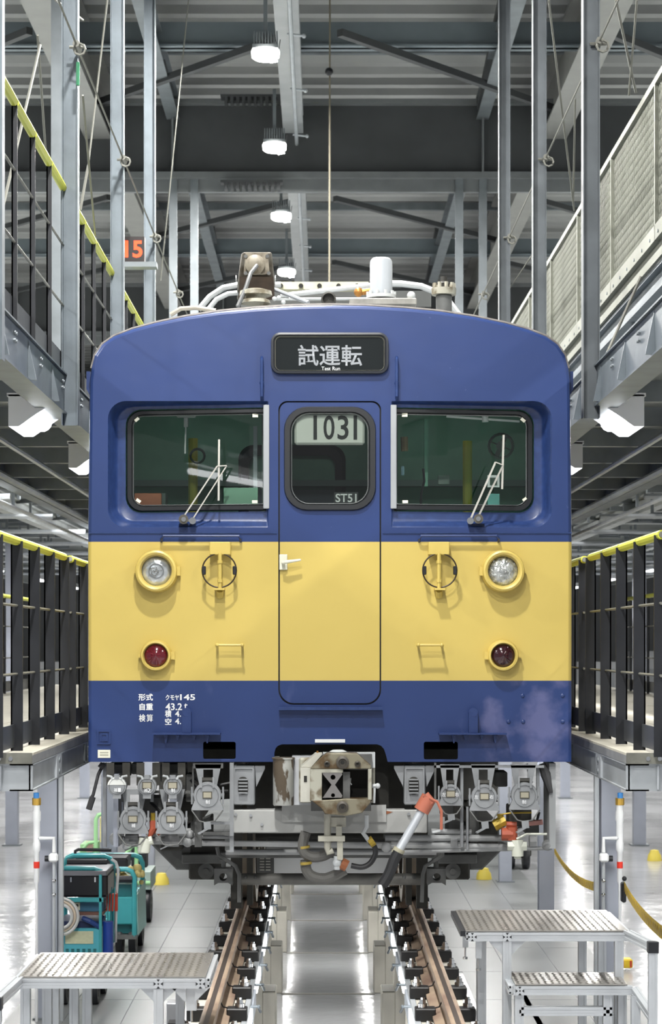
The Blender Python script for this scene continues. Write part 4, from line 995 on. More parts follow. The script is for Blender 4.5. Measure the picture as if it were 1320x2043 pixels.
MB().lathe([(.045, -.03), (.045, .03), (.035, .035), (.033, 0), (.001, 0)], P(655, 598, .5), (0, -1, 0), 18).build('roof_horn', DARK, car)
MB().sphere(P(715, 583, .9), .03, 8).cyl(P(722, 583, .9), P(738, 580, .9), .02, 8).build('brass_cock', mat('old_brass', '#a6753a', .4, .6), car)
o = MB()
for a_, b_ in ((547, 596), (556, 594), (565, 603)): o.sphere(P(a_, b_, .5), .014, 6)
o.build('roof_cock', ROOFG, car)

# ---- under the front
def gbox(a, b, c_, d_, y0, y1, name='bracket', m=None, par=None, bev=0): return MB().pxbox(a, b, c_, d_, y0, y1).build(name, m or GREY, par or car, bevel=bev)
uf = MB().box(-1.36, 1.36, .6, 19, 1.0, 1.06).build('underframe', DARK, car)
for x0, x1, y0, y1, z0_, z1_ in ((-.5, .5, .55, .65, .55, 1.1), (-1.15, -.62, 5, 8, .45, 1.0), (.62, 1.2, 5, 8.2, .5, 1.0), (-1.2, -.5, 9, 12, .4, 1), (.5, 1.2, 9.5, 13, .4, 1)):
    MB().box(x0, x1, y0, y1, z0_, z1_).build('equipment_box', DARK, car, bevel=.01)
gbox(547, 1478, 775, 1610, .3, .4, 'coupler_pocket', DARK)
# buffer beam
bb = gbox(462, 1616, 852, 1662, .0, .12, 'buffer_beam', mat('beam_grey', '#a5a6a4', .5, 0, .1, 5), bev=.006)
gbox(562, 1606, 770, 1640, -.02, .0, 'coupler_carrier', mat('beam_grey', ''), bb)
for px, py in ((470, 1625), (500, 1627), (815, 1624), (522, 1645)): MB().cyl(P(px, py, -.012), P(px, py, 0), .009, 10).build('bolt', GREY, bb)
MB().plate([[P(764, 1627, 0).xz.to_tuple(), P(783, 1620, 0).xz.to_tuple(), P(765, 1617, 0).xz.to_tuple()]], -.003, 0).build('rust_patch', mat('rust', '#8f5636', .7), bb)
for a, b in ((464, 476), (508, 512)): pass
gbox(458, 1522, 466, 1668, -.01, .05, 'side_post'); gbox(458, 1615, 466, 1700, .02, .06, 'side_post')
# louvered boxes
for (a, b, c_, d_) in ((465, 1528, 508, 1606), (806, 1528, 848, 1606)):
    o = MB().pxbox(a, b, c_, d_, .02, .18).build('louver_box', PALEG if a > 999 else GREY, car, bevel=.005)
    MB().plate([pr(a+1, b+3, c_-2, d_-2, 3, Y=.02), pr(a+4, b+6, c_-5, d_-5, 2, Y=.02)], .012, .02).build('rim', GREY, o)
    cx = (a+c_)/2-2; MB().plate([pr(cx-10, 1550, cx+10, 1585, 9, Y=.015)], .012, .02).build('louver_opening', DARK, o)
    for k in range(5): MB().pxbox(cx-9, 1554+k*6.6, cx+9, 1557+k*6.6, .0, .014).build('louver_slat', GREY, o)
    MB().prism([(P(c_, b, .02).x, P(c_, b, .02).z), (P(c_+20, b, .02).x, P(c_+20, b, .02).z), (P(c_+20, b+6, .02).x, P(c_, b+6, .02).z), (P(c_+3, b+42, .02).x, P(c_, b+42, .02).z)], 'y', .03, .05).build('gusset', GREY, o)
    if a > 600: MB().prism([(P(a-20, b, .02).x, P(a, b, .02).z), (P(a, b, .02).x, P(a, b, .02).z), (P(a-2, b+42, .02).x, P(a, b+42, .02).z), (P(a-20, b+6, .02).x, P(a, b+6, .02).z)], 'y', .03, .05).build('gusset', GREY, o)
# coupler
CPL = mat('coupler_cream', '#a5a497', .5, .1, 0, 10, col2='#6d6452', cut=(.52, .62))
cp = gbox(596, 1512, 748, 1602, -.16, .2, 'coupler', CPL, bev=.01)
Yf = -.42
def cpx(a, b, Y=Yf): return P(a, b, Y).xz.to_tuple()
MB().plate([[cpx(618, 1534), cpx(740, 1534), cpx(740, 1528), cpx(724, 1514), cpx(712, 1503), cpx(652, 1503), cpx(640, 1512)]], Yf, Yf+.14).build('upper_jaw', RUSTY, cp, bevel=.004)
MB().plate([[cpx(622, 1598), cpx(640, 1612), cpx(648, 1624), cpx(690, 1628), cpx(722, 1622), cpx(740, 1600), cpx(738, 1594), cpx(690, 1594)]], Yf, Yf+.14).build('lower_jaw', RUSTY, cp, bevel=.004)
MB().plate([[cpx(618, 1534), cpx(618, 1598), cpx(642, 1598), cpx(642, 1542), cpx(684, 1542), cpx(684, 1534)]], Yf+.004, Yf+.2).build('left_cheek', CPL, cp, bevel=.003)
g_ = MB().pxbox(599, 1532, 620, 1600, Yf+.03, -.1); g_.prism([(P(599, 1532, Yf).x, P(0, 1532, Yf).z), (P(620, 1532, Yf).x, P(0, 1532, Yf).z), (P(642, 1507, Yf).x, P(0, 1507, Yf).z), (P(628, 1507, Yf).x, P(0, 1507, Yf).z)], 'y', Yf+.06, -.1); g_.build('guard_cheek', mat('cheek_cream', '#b9b8ae', .5, .05, .1, 9), cp)
MB().pxbox(606, 1548, 612, 1560, Yf+.026, Yf+.03).build('cheek_slot', mat('mouth_dark', '#1d1c19', .7), cp)
MB().pxbox(636, 1506, 742, 1536, -.3, -.16).pxbox(620, 1596, 740, 1618, -.3, -.16).build('jaw_root', GREYD, cp)
gbox(734, 1534, 741, 1596, Yf, Yf+.2, 'right_cheek', CPL, cp)
gbox(642, 1534, 742, 1598, Yf+.2, Yf+.24, 'coupler_mouth', mat('mouth_dark', '#1d1c19', .7), cp)
gbox(642, 1540, 684, 1594, Yf+.1, Yf+.14, 'inner_plate', mat('mouth_dark', ''), cp)
# cross-shaped knuckle casting
kn = mat('worn_steel', '#a39f9c', .25, .85)
X0, X1, Z0, Z1 = 643, 683, 1541, 1592
MB().plate([[cpx(X0, Z1), cpx(X0+2, Z1-2), cpx(661, 1566), cpx(X0, Z0+3), cpx(X0+3, Z0), cpx(X1-2, Z0), cpx(X1, Z0+4), cpx(668, 1566), cpx(X1, Z1-4), cpx(X1-2, Z1)][::-1],
            circ(*cpx(664, 1551), .014, 12), circ(*cpx(664, 1587), .011, 12)], Yf+.01, Yf+.07).build('knuckle', kn, cp, bevel=.002)
gbox(684, 1540, 698, 1594, Yf+.06, Yf+.16, 'knuckle_side', GREYD, cp)
MB().tube([P(699, 1552, Yf+.12), P(698, 1562, Yf+.12), P(701, 1566, Yf+.12)], .005, 6).build('latch_pin', PALEG, cp)
for px, py, r in ((683, 1521, .036), (652, 1524, .017), (713, 1524, .017), (683, 1610, .033)):
    o = MB().lathe([(r, 0), (r, .012), (r*.62, .018), (r*.6, .006), (r*.3, .006)], P(px, py, Yf), (0, -1, 0), 20).build('bush', mat('bush_dark', '#4d4943', .5, .3), cp)
    MB().lathe([(r*.32, .007), (.0005, .008)], P(px, py, Yf), (0, -1, 0), 12).build('bush_hole', mat('mouth_dark', ''), o)
o = MB().tube([P(742, 1568, -.3), P(752, 1568, -.3)], .012, 8).sphere(P(753, 1568, -.3), .016, 6).bar(P(747, 1568, -.3), P(746, 1602, -.3), .012, .012).build('release_lever', PALEG, cp)
MB().lathe([(.02, 0), (.024, .01), (.02, .03), (.006, .034), (.006, .045), (.001, .045)], P(633, 1514, -.15), (0, 0, 1), 8).build('brass_nut', mat('old_brass', ''), cp)
gbox(644, 1502, 748, 1532, -.2, -.1, 'coupler_top', PALEG, cp); MB().lathe([(.045, 0), (.05, .01), (.03, .02), (.001, .02)], P(674, 1503, -.3), (0, 0, 1), 14).build('top_cap', PALEG, cp)
# damper cylinder and marked plate to the left of it
pl = gbox(590, 1514, 622, 1606, -.12, -.02, 'marked_plate', mat('plate_grey', '#b3b6ba', .5, 0, .05, 9))
gbox(582, 1510, 625, 1606, -.1, .1, 'draft_gear', mat('plate_grey', ''))
MB().lathe([(.001, 0), (.058, 0), (.06, .004), (.06, .262), (.066, .264), (.066, .272), (.001, .272)], (P(565, 1606, -.12).x, -.12, P(565, 1606, -.12).z), n=24).build('damper_cylinder', mat('chipped_grey', '#b0b1ad', .4, .2, 0, 9, col2='#5c5143', stretch=(1.6, 1, .7), cut=(.5, .54)), car)
gbox(546, 1512, 556, 1608, -.1, .1, 'damper_bracket', mat('chipped_grey', ''))
MARK = mat('mark_black', '#26282a', .6)
for s_, a, b, c_, d_ in (('2', 597, 1514, 605, 1522),): text(s_, a, b, c_, d_, -.1215, MARK, 'stencil', pl, bold=.02)
# jumper connectors
LBL = mat('label_plate', '#a39e8c', .5); LBR = mat('label_rim', '#4d4a40', .6)
def connector(px, py, r, kind, label=True, mark=None, top=1525):
    k = 1/345; R_ = r*k*.985; Y = -.05; c = P(px, py, Y)
    o = MB().lathe([(R_*.86, -.12), (R_*.86, -.0), (R_, .0), (R_, .022), (R_*.95, .03), (R_*.001, .032)], c, (0, -1, 0), 30).build('jumper_socket', GREY, car, angle=30)
    MB().lathe([(R_*.82, .031), (R_*.80, .036), (R_*.78, .031)], c, (0, -1, 0), 28).build('cover_ring', GREY, o)
    if kind == 'big':
        z = c.z; w_ = R_*1.12
        MB().plate([[(c.x-R_*.92, z-R_*.35), (c.x-w_*1.02, z-R_*.92), (c.x-w_*1.02, z-R_*1.04), (c.x+w_*1.02, z-R_*1.04), (c.x+w_*1.02, z-R_*.92), (c.x+R_*.92, z-R_*.35)]], Y-.03, Y).build('skirt', GREY, o)
        zb = z-R_*1.04
        MB().tube([(c.x-w_, Y-.03, zb), (c.x-w_*.5, Y-.05, zb-R_*.75), (c.x-.01, Y-.05, zb-R_*.85), (c.x+w_*.5, Y-.05, zb-R_*.75), (c.x+w_, Y-.03, zb)], .0045, 6).build('bail_wire', GREYD, o)
        if py < 1600: MB().bar((c.x, Y-.05, zb-R_*.8), (c.x+.004, Y-.05, zb-R_*1.35), .04, .02).bar((c.x+.002, Y-.055, zb-R_*1.3), (c.x-.05, Y-.07, zb-R_*1.65), .022, .008).build('bail_handle', GREY, o)
        for s_ in (-1, 1):
            MB().box(c.x+s_*R_*.45-.006, c.x+s_*R_*.45+.006, Y-.045, Y-.02, z+R_*.6, z+R_*1.35).build('hinge_arm', GREY, o)
            MB().cyl((c.x+s_*R_*1.0, Y, z+.0), (c.x+s_*R_*1.2, Y, z), .013, 8).cyl((c.x+s_*R_*1.12, Y-.01, z-.05), (c.x+s_*R_*1.12, Y-.01, z+.05), .006, 6).build('latch', GREY, o)
        MB().tube([(c.x-R_*.4, Y, z+R_*1.1), (c.x+R_*.4, Y, z+R_*1.1)], .016, 8).build('spring', DARK, o)
        a = P(0, top, 0).z
        MB().plate([[(c.x-R_*.95, a), (c.x-R_*.6, z+R_*.5), (c.x-R_*.35, z+R_*.5), (c.x-R_*.35, a-.03), (c.x+R_*.35, a-.03), (c.x+R_*.35, z+R_*.5), (c.x+R_*.6, z+R_*.5), (c.x+R_*.95, a)][::-1]], .0, .015).build('hanger_plate', GREY, o)
    else:
        for s_ in (-1, 1):
            MB().tube([(c.x+s_*R_*.45, Y-.03, c.z+R_*.7), (c.x+s_*R_*.55, Y-.03, c.z+R_*1.0), (c.x+s_*R_*1.0, Y-.01, c.z+R_*1.05)], .007, 6).build('hinge_arm', PALEG, o)
            a = P(0, 1522, 0).z
            MB().box(c.x+s_*R_*.82-.022, c.x+s_*R_*.82+.022, .0, .02, c.z, a).build('hanger_plate', DARK, o)
        MB().box(c.x-R_*.42, c.x+R_*.42, Y-.03, Y, c.z-R_*1.28, c.z-R_*.8).build('skirt', GREY, o)
        MB().cyl((c.x, Y-.02, c.z+R_*.75), (c.x, Y-.02, c.z+R_*1.15), .02, 8).build('hinge_knuckle', GREY, o)
    if label:
        q = .022; MB().box(c.x-q*1.25, c.x+q*1.25, Y-.036, Y-.03, c.z-.02+.005, c.z+.02+.005).build('label_rim', LBR, o); MB().box(c.x-q, c.x+q, Y-.038, Y-.036, c.z-.015+.005, c.z+.015+.005).build('label_plate', LBL, o)
    if mark:
        for s_, dx, dy in mark: text(s_, px+dx-4, py+dy-4, px+dx+4, py+dy+4, Y-.0385, WHITE, 'mark', o, bold=.01)
    return o
c1 = connector(234, 1568, 19.5, 'small', False, [('補', -3, 8), ('1', 3, 8)])
R_ = 19.5/345; c = P(234, 1568, -.05)
MB().plate([[(c.x+R_*.97*cos(a), c.z+R_*.97*sin(a)) for a in [R(8+k*16.4) for k in range(11)]]], -.0835, -.0825).build('white_upper_half', mat('chalk_white', '#d6d8d4', .5), c1)
connector(294, 1568, 19.5, 'small', True, [('補', -3, 9), ('2', 3, 9)]); connector(345, 1568, 19.5, 'small', True, [('制', 0, 9)])
connector(266, 1635, 27, 'big', True, [('補', 0, 12)], 1575); connector(342, 1635, 27, 'big', True, [('制', 0, 12)], 1575)
connector(414, 1587, 28, 'big', True, [('制', 0, 13)])
connector(898, 1585, 21, 'big', True, [('左', -13, 0), ('右', 13, 0)]); connector(965, 1590, 26, 'big', True, [('左', -15, 0), ('右', 15, 0)]); connector(1045, 1587, 27, 'big', True, [('制', 0, 13)])
# brackets and frames between them
for a, b, c_, d_, y in ((240, 1578, 380, 1583, .03), (205, 1522, 212, 1690, .1), (300, 1583, 306, 1600, .02), (383, 1522, 387, 1600, .05), (866, 1527, 1085, 1532, .0), (918, 1532, 924, 1690, .03), (930, 1610, 934, 1695, .03), (385, 1523, 445, 1533, .0), (866, 1522, 870, 1600, .0), (1070, 1530, 1076, 1600, .05),
                        (388, 1640, 402, 1690, .04), (416, 1640, 462, 1645, .03), (404, 1660, 462, 1666, .03), (765, 1665, 800, 1672, .1)):
    gbox(a, b, c_, d_, y, y+.03, 'mounting_bar', GREYD if (a+b) % 3 == 0 else GREY)
for a, b, c_, d_, y in ((214, 1524, 256, 1552, .12), (262, 1522, 280, 1545, .12), (320, 1524, 370, 1560, .12), (380, 1600, 400, 1680, .3), (355, 1590, 385, 1640, .25), (880, 1600, 905, 1630, .12), (936, 1600, 955, 1680, .2), (988, 1540, 1012, 1570, .2), (1015, 1608, 1060, 1650, .1), (370, 1545, 386, 1600, .1), (1048, 1640, 1075, 1665, .2), (284, 1590, 330, 1640, .12)):
    gbox(a, b, c_, d_, y, y+.2, 'equipment_case', GREYD if a % 2 == 0 else DARK, bev=.006)
# background cables
cbm = mat('cable_black', '#202124', .5)
for pts in ([(1050, 1524), (1060, 1560), (1040, 1590)], [(380, 1555), (395, 1572), (410, 1578), (455, 1578)], [(386, 1550), (400, 1562), (440, 1566), (470, 1560)], [(300, 1600), (320, 1620), (335, 1660)], [(985, 1540), (975, 1560), (990, 1600)], [(1000, 1660), (1070, 1640), (1075, 1620)]):
    MB().tube([P(a, b, .1) for a, b in pts], .009, 6).build('cable', cbm, car)
# steps and pipes
o = MB().pxbox(226, 1545, 236, 1690, .0, .35).pxbox(242, 1600, 246, 1655, .05, .08).build('corner_step', mat('column_grey', ''), car)
MB().pxbox(1095, 1523, 1108, 1693, .05, .35).build('corner_step', mat('step_grey', '#9da0a2', .5, 0, .08, 6), car)
PIPE = mat('pipe_grey', '#97999a', .45, 0, .1, 8)
for pts, r in (([(228, 1676), (400, 1678)], .024), ([(250, 1672), (276, 1672)], .03), ([(390, 1666), (300, 1666)], .012), ([(400, 1682), (1045, 1690)], .018), ([(400, 1669), (462, 1670)], .014), ([(768, 1672), (1040, 1672)], .02), ([(860, 1658), (940, 1660)], .016),
               ([(770, 1700), (1100, 1692)], .012), ([(780, 1684), (870, 1686), (930, 1686)], .018), ([(235, 1648), (250, 1650)], .02), ([(355, 1660), (380, 1662)], .028)):
    MB().tube([P(a, b, .1) for a, b in pts], r, 10).build('air_pipe', PIPE, car)
for px, py, r in ((231, 1674, .04), (374, 1680, .03), (1092, 1686, .034), (234, 1652, .022), (378, 1664, .026), (770, 1690, .03)): MB().sphere(P(px, py, .08), r, 8).build('pipe_cap', PIPE, car)
for px in (336, 350, 265, 800, 905, 1062): MB().cyl(P(px, 1678, .1)+V((-.02, 0, 0)), P(px, 1678, .1)+V((.02, 0, 0)), .036, 6).build('pipe_union', PIPE, car)
# cocks
ORG = mat('cock_orange', '#9c4a32', .5, 0, .12, 12); WCK = mat('cock_white', '#d9dccf', .45); YCK = mat('cock_brass', '#b59a3a', .4, .3, .2, 12)
MB().tube([P(305, 1640, .0), P(305, 1655, -.03), P(296, 1668, -.03)], .02, 8).tube([P(305, 1650, -.02), P(318, 1666, -.02)], .015, 8).build('orange_cock', ORG, car)
MB().tube([P(305, 1622, .0), P(305, 1640, .0)], .014, 8).build('brass_stem', YCK, car)
o = MB().cyl(P(286, 1700, -.05), P(290, 1672, -.05), .036, 12).cyl(P(290, 1680, -.05), P(304, 1676, -.05), .026, 10).cyl(P(284, 1702, -.05), P(284, 1697, -.05), .028, 6).build('white_cock', WCK, car)
MB().tube([P(247, 1690, -.02), P(246, 1672, -.02), P(245, 1690, -.03), P(250, 1697, -.03), P(272, 1686, -.03)], .005, 6).build('wire_loop', GREY, car)
for x0 in (247, 320): MB().bar(P(x0, 1694, -.04), P(x0+22, 1684, -.04), .028, .006).build('bail_tail', GREY, car)
MB().cyl(P(985, 1648, .02), P(1008, 1636, .02), .034, 8).cyl(P(998, 1640, .02), P(998, 1624, .02), .02, 6).tube([P(990, 1626, 0), P(1020, 1622, 0), P(1060, 1621, 0)], .005, 6).build('brass_cock', YCK, car)
MB().cyl(P(1000, 1664, -.02), P(1022, 1664, -.02), .038, 10).cyl(P(1020, 1650, -.02), P(1020, 1676, -.02), .034, 10).cyl(P(1010, 1645, -.02), P(1030, 1646, -.02), .018, 8).build('orange_cock', ORG, car)
MB().cyl(P(1032, 1676, -.05), P(1032, 1708, -.05), .034, 12).cyl(P(1012, 1688, -.05), P(1050, 1688, -.05), .028, 6).cyl(P(1032, 1708, -.05), P(1032, 1713, -.05), .02, 8).build('white_cock', WCK, car)
MB().tube([P(1030, 1674, -.04), P(1050, 1664, -.04), P(1090, 1664, -.02)], .007, 6).build('white_lever', WCK, car)
MB().tube([P(1052, 1643, .05), P(1082, 1640, .05)], .016, 8).build('faded_pipe', mat('faded_red', '#9c6f68', .6), car)
# hoses
HOSE = mat('hose_grey', '#5c5b58', .6, 0, .12, 14, stretch=(1, 1, 1)); HBLK = mat('hose_black', '#232427', .5)
def hose(pts, r, Y, m, name='air_hose', par=None):
    # smooth path
    pts = [P(a, b, Y if len(q) == 0 else q[0]) for a, b, *q in pts]; out = []
    for i in range(len(pts)-1):
        p0 = pts[max(0, i-1)]; p1 = pts[i]; p2 = pts[i+1]; p3 = pts[min(len(pts)-1, i+2)]
        for t in [k/6 for k in range(6)]:
            out.append(.5*((2*p1)+(p2-p0)*t+(2*p0-5*p1+4*p2-p3)*t*t+(3*p1-p0-3*p2+p3)*t**3))
    out.append(pts[-1]); return MB().tube(out, r, 10).build(name, m, par or car)
h1 = hose([(610, 1660), (604, 1684), (608, 1702), (625, 1710), (648, 1706), (662, 1696)], .031, -.12, HOSE)
h2 = hose([(609, 1716), (611, 1735), (622, 1748), (645, 1753), (668, 1746), (688, 1735)], .031, -.1, HOSE)
YB = mat('hose_band_yellow', '#9c883c', .5)
for h_, a, b in ((h1, 606, 1690), (h2, 610, 1722)): MB().cyl(P(a, b-2.5, -.12), P(a+.6, b+2.5, -.12), .034, 12).build('hose_band', YB, h_)
hose([(700, 1727), (722, 1730), (738, 1722), (748, 1705), (747, 1690), (738, 1680)], .016, -.12, HBLK); MB().cyl(P(736, 1682, -.14), P(745, 1676, -.14), .03, 10).build('hose_coupling', YCK, car)
MB().tube([P(731, 1626, -.15), P(731, 1650, -.15), P(724, 1662, -.15), P(736, 1678, -.15)], .013, 8).build('air_pipe', PALEG, car)
MB().tube([P(653, 1624, -.2), P(653, 1690, -.2), P(655, 1700, -.2), P(664, 1696, -.2)], .021, 10).build('air_pipe', mat('pipe_cream', '#b5b3a6', .5, 0, .12, 12), car)
MB().pxbox(670, 1648, 682, 1668, -.22, -.18).pxbox(672, 1672, 684, 1716, -.22, -.18).pxbox(634, 1668, 688, 1679, -.24, -.2).pxbox(658, 1630, 690, 1650, -.2, -.17).build('pipe_clamp', MC['pipe_cream'], car, bevel=.003)
MB().sphere(P(672, 1722, -.2), .026, 8).cyl(P(672, 1708, -.2), P(672, 1735, -.2), .018, 8).build('pipe_cream_joint', PALEG, car)
MB().cyl(P(680, 1722, -.18), P(692, 1728, -.18), .034, 10).build('rusty_coupling', mat('rust', ''), car)
# orange-headed jumper hose
o = MB().cyl(P(795, 1697, -.25), P(846, 1608, -.2), .024, 14).build('hose_pipe', mat('pipe_white', '#b9bec4', .4, .2, .06, 10), car)
MB().cyl(P(791, 1704, -.25), P(797, 1693, -.25), .034, 12).build('pipe_collar', mat('collar_cream', '#a8a48f', .5), o)
hose([(794, 1700), (786, 1716), (778, 1738), (770, 1754), (762, 1766)], .032, -.26, HBLK, 'black_hose')
OR2 = mat('faded_orange', '#b86c56', .5, 0, .06, 10)
MB().cyl(P(840, 1618, -.2), P(856, 1590, -.2), .045, 12).cyl(P(848, 1585, -.22), P(862, 1602, -.22), .022, 8).tube([P(856, 1592, -.24), P(872, 1600, -.24), P(880, 1618, -.24), P(880, 1655, -.24)], .009, 6).build('orange_coupling', OR2, o)
MB().bar(P(862, 1660, -.22), P(886, 1655, -.22), .012, .012).build('lever_tip', PALEG, o)
# dangling cable at the left corner
MB().tube([P(205, 1527, .1), P(196, 1545, .05), P(186, 1585, .05), P(181, 1595, .05)], .01, 8).cyl(P(185, 1590, .05), P(177, 1615, .05), .018, 8).cyl(P(200, 1532, .06), P(206, 1524, .06), .02, 6).build('corner_cable', mat('hose_dark', '#3b3b3d', .5), car)
MB().tube([P(1080, 1524, .05), P(1088, 1545, .05), P(1098, 1582, .05)], [.02, .03, .014], 8).build('corner_cable', MC['hose_dark'], car)
# bogie, wheels, guard tube
wy_ = 1.85
for sx in (-1, 1):
    wh = MB().lathe([(.06, -.06), (.1, -.06), (.1, -.02), (.36, -.01), (.37, -.065), (.43, -.065), (.43, .055), (.455, .068), (.455, .085), (.37, .085), (.36, .03), (.1, .04), (.06, .04)], (sx*.566, wy_, .43), (-sx, 0, 0), 48)
    wh.build('wheel', mat('wheel_steel', '#8d857a', .3, .8, .15, 8), car, angle=30)
    wh = MB().lathe([(.1, -.02), (.36, -.01), (.37, -.065), (.43, -.065), (.43, .055), (.455, .068), (.455, .085), (.37, .085), (.36, .03), (.1, .04)], (sx*.566, wy_+2.1, .43), (-sx, 0, 0), 32); wh.build('wheel', MC['wheel_steel'], car, angle=30)
    fr = MB().box(sx*.98-.07, sx*.98+.07, .8, 5.2, .42, .6).build('bogie_frame', DARK, car, bevel=.01)
    MB().prism([(sx*a_, b_) for a_, b_ in ((.74, .62), (1.13, .45), (.96, .28), (.86, .28), (.74, .36))], 'y', 1.0, 1.25).build('frame_end', GREYD, fr, bevel=.01)
    MB().prism([(sx*.66, .5), (sx*.88, .5), (sx*.88, .225), (sx*.66, .225)], 'y', .95, 1.1).build('axle_box', DARK, fr, bevel=.01)
    MB().lathe([(.05, 0), (.05, .03), (.02, .03), (.02, .04), (.001, .04)], (sx*.77, .95, .28), (0, -1, 0), 16).build('box_cap', GREYD, fr)
    MB().lathe([(.065, 0), (.065, .05), (.001, .05)], (sx*.93, 1.0, .42), (0, -1, 0), 16).box(sx*.93-.008, sx*.93+.008, .94, .96, .35, .49).build('spring_seat', GREYD, fr)
    MB().box(min(sx*.64, sx*.92), max(sx*.64, sx*.92), .9, .95, .33, .39).build('equaliser', GREYD, fr, bevel=.006)
    # rail guard
    MB().box(sx*.50-.0*sx-.018, sx*.50+.018, 1.0, 1.08, .06, .75).box(sx*.585-.035, sx*.585+.035, 1.02, 1.1, .035, .7).build('rail_guard', DARK, car)
    # sand pipe hanger
    a = P(445 if sx < 0 else 871, 1750, .5)
    o = MB().plate([[(a.x-.055, a.z-.05), (a.x-.03, a.z-.035), (a.x+.03, a.z-.035), (a.x+.055, a.z-.05), (a.x+.055, a.z+.05), (a.x-.055, a.z+.05)], circ(a.x, a.z-.0, .024, 12)], .5, .62).build('guide_block', GREYD, car)
    MB().cyl((a.x, .56, a.z+.05), (a.x, .56, a.z+.13), .014, 8).cyl((a.x, .56, a.z+.09), (a.x, .56, a.z+.1), .026, 8).build('guide_rod', GREYD, o)
    pts = [(433, 1690), (436, 1706), (470, 1728), (477, 1745), (477, 1800)] if sx < 0 else [(884, 1690), (882, 1706), (848, 1728), (843, 1745), (841, 1800)]
    MB().tube([P(a_, b_, .45) for a_, b_ in pts], .012, 8).build('sand_pipe', GREYD, car)
    MB().cyl((sx*.62, 1.1, .85), (sx*1.22, 1.1, .85), .0, 6) 
    MB().lathe([(.3, 0), (.3, .9), (.001, .9)], (sx*.9, 2.6, .62), (0, 0, 1), 20).build('air_spring', DARK, fr)
MB().cyl((-.6, wy_, .43), (.6, wy_, .43), .07, 12).build('axle', DARK, car)
o = MB().cyl(P(478, 1754, .7), P(842, 1754, .7), .036, 14).build('guard_tube', mat('tube_grime', '#6a6965', .5, .1, .2, 10), car)
for px in (490, 509, 806, 826): MB().sphere(P(px, 1750, .67), .012, 6).build('tube_bolt', GREYD, o)
MB().pxbox(440, 1700, 880, 1712, .75, .85).build('cross_beam', GREYD, car, bevel=.006); MB().cyl(P(450, 1700, .3), P(870, 1700, .3), .017, 8).build('brake_pipe', PIPE, car)
MB().pxbox(530, 1680, 780, 1697, .6, .8).build('cross_beam', GREYD, car, bevel=.006)
# white underfloor case seen between wheels
MB().pxbox(540, 1700, 780, 1742, 1.25, 1.6).build('white_case', mat('case_white', '#f2f4f4', .5), car)
o = MB().pxbox(512, 1706, 546, 1742, 1.2, 1.3).build('relay_box', GREYD, car)
for k in range(5):
    for q in range(2): MB().pxbox(518+q*12, 1712+k*5.6, 527+q*12, 1714.5+k*5.6, 1.19, 1.2).build('vent_slot', mat('vent_pale', '#c3c3bb', .5), o)

# ================================================================ STEP PLATFORMS
CHK = mat('checker_plate', '#aaa6a0', .3, .75, .12, 2, rvar=.1, bump=.0, stretch=(6, .6, 1))
PROF = ALU
def profile(mb, p0, p1, s=.04):
    p0, p1 = V(p0), V(p1); mb.bar(p0, p1, s*.86, s*.86)
    d = (p1-p0).normalized(); u = V((0, 0, 1)) if abs(d.z) < .9 else V((0, 1, 0)); a = d.cross(u).normalized(); b = a.cross(d).normalized()
    for i in (-1, 1):
        for j in (-1, 1): mb.bar(p0+(a*i+b*j)*s*.36, p1+(a*i+b*j)*s*.36, s*.3, s*.3)
def tread(x0, x1, y0, y1, z, par):
    t = MB().box(x0, x1, y0, y1, z-.006, z); o = t.build('tread_plate', CHK, par)
    m = MB(); ny = int((y1-y0)/.032); nx = int((x1-x0)/.032)
    for i in range(nx):
        for j in range(ny):
            x = x0+.016+i*.032; y = y0+.016+j*.032; s_ = 1 if (i+j) % 2 else -1
            m.add([(x-.011, y-.011*s_, z), (x, y+.004, z+.002), (x+.011, y+.011*s_, z), (x, y-.004, z+.002)], [(0, 3, 2, 1)])
    q = m.build('raised_lugs', CHK, o, fixn=False); q['kind'] = 'stuff'
def endcap(px, par):
    return
def logo_end(c, par):
    o = MB().box(c[0]-.02, c[0]+.02, c[1]-.024, c[1]-.018, c[2]-.02, c[2]+.02).build('profile_end', ALU, par)
    m = MB()
    for dx, dz in ((1, 0), (-1, 0), (0, 1), (0, -1)):
        m.add([(c[0]+dx*.02+dz*.008, c[1]-.0245, c[2]+dz*.02+dx*.008), (c[0]+dx*.009, c[1]-.0245, c[2]+dz*.009), (c[0]+dx*.02-dz*.008, c[1]-.0245, c[2]+dz*.02-dx*.008)], [(0, 1, 2)])
    m.cyl((c[0], c[1]-.0248, c[2]), (c[0], c[1]-.024, c[2]), .004, 8); m.build('slot', BLACK, o, fixn=False)
# right one
sp = thing('step_platform', (1.05, D(9.8), FZ), 'aluminium two-step work stand with checker plate top right of the rails', 'step')
x0, x1, yf, yb, zt = .655, 1.40, D(9.5), D(10.22), .345
tread(x0-.02, x1, yf-.01, yb, zt, sp)
f = MB(); profile(f, (x0, yf, zt-.03), (x1, yf, zt-.03)); profile(f, (x0, yb, zt-.03), (x1, yb, zt-.03)); profile(f, (x0, yf, zt-.03), (x0, yb, zt-.03)); profile(f, (x1, yf, zt-.03), (x1, yb, zt-.03)); f.build('top_frame', PROF, sp)
MB().box(x0-.045, x0-.02, yf, yb, zt-.03, zt-.005).build('edge_pad', BLACK, sp)
for x in (x0+.01, .83): logo_end((x, yf, zt-.03), sp)
def leg(x, y, z, par, z0=FZ): m = MB(); profile(m, (x, y, z0), (x, y, z)); return m.build('leg', PROF, par)
for x, y in ((.76, yb-.02), (.83, yf), (.735, yf+.3), (x1-.02, yb), (x1-.04, yf), (1.36-.08, yb)): leg(x, y, zt-.05, sp)
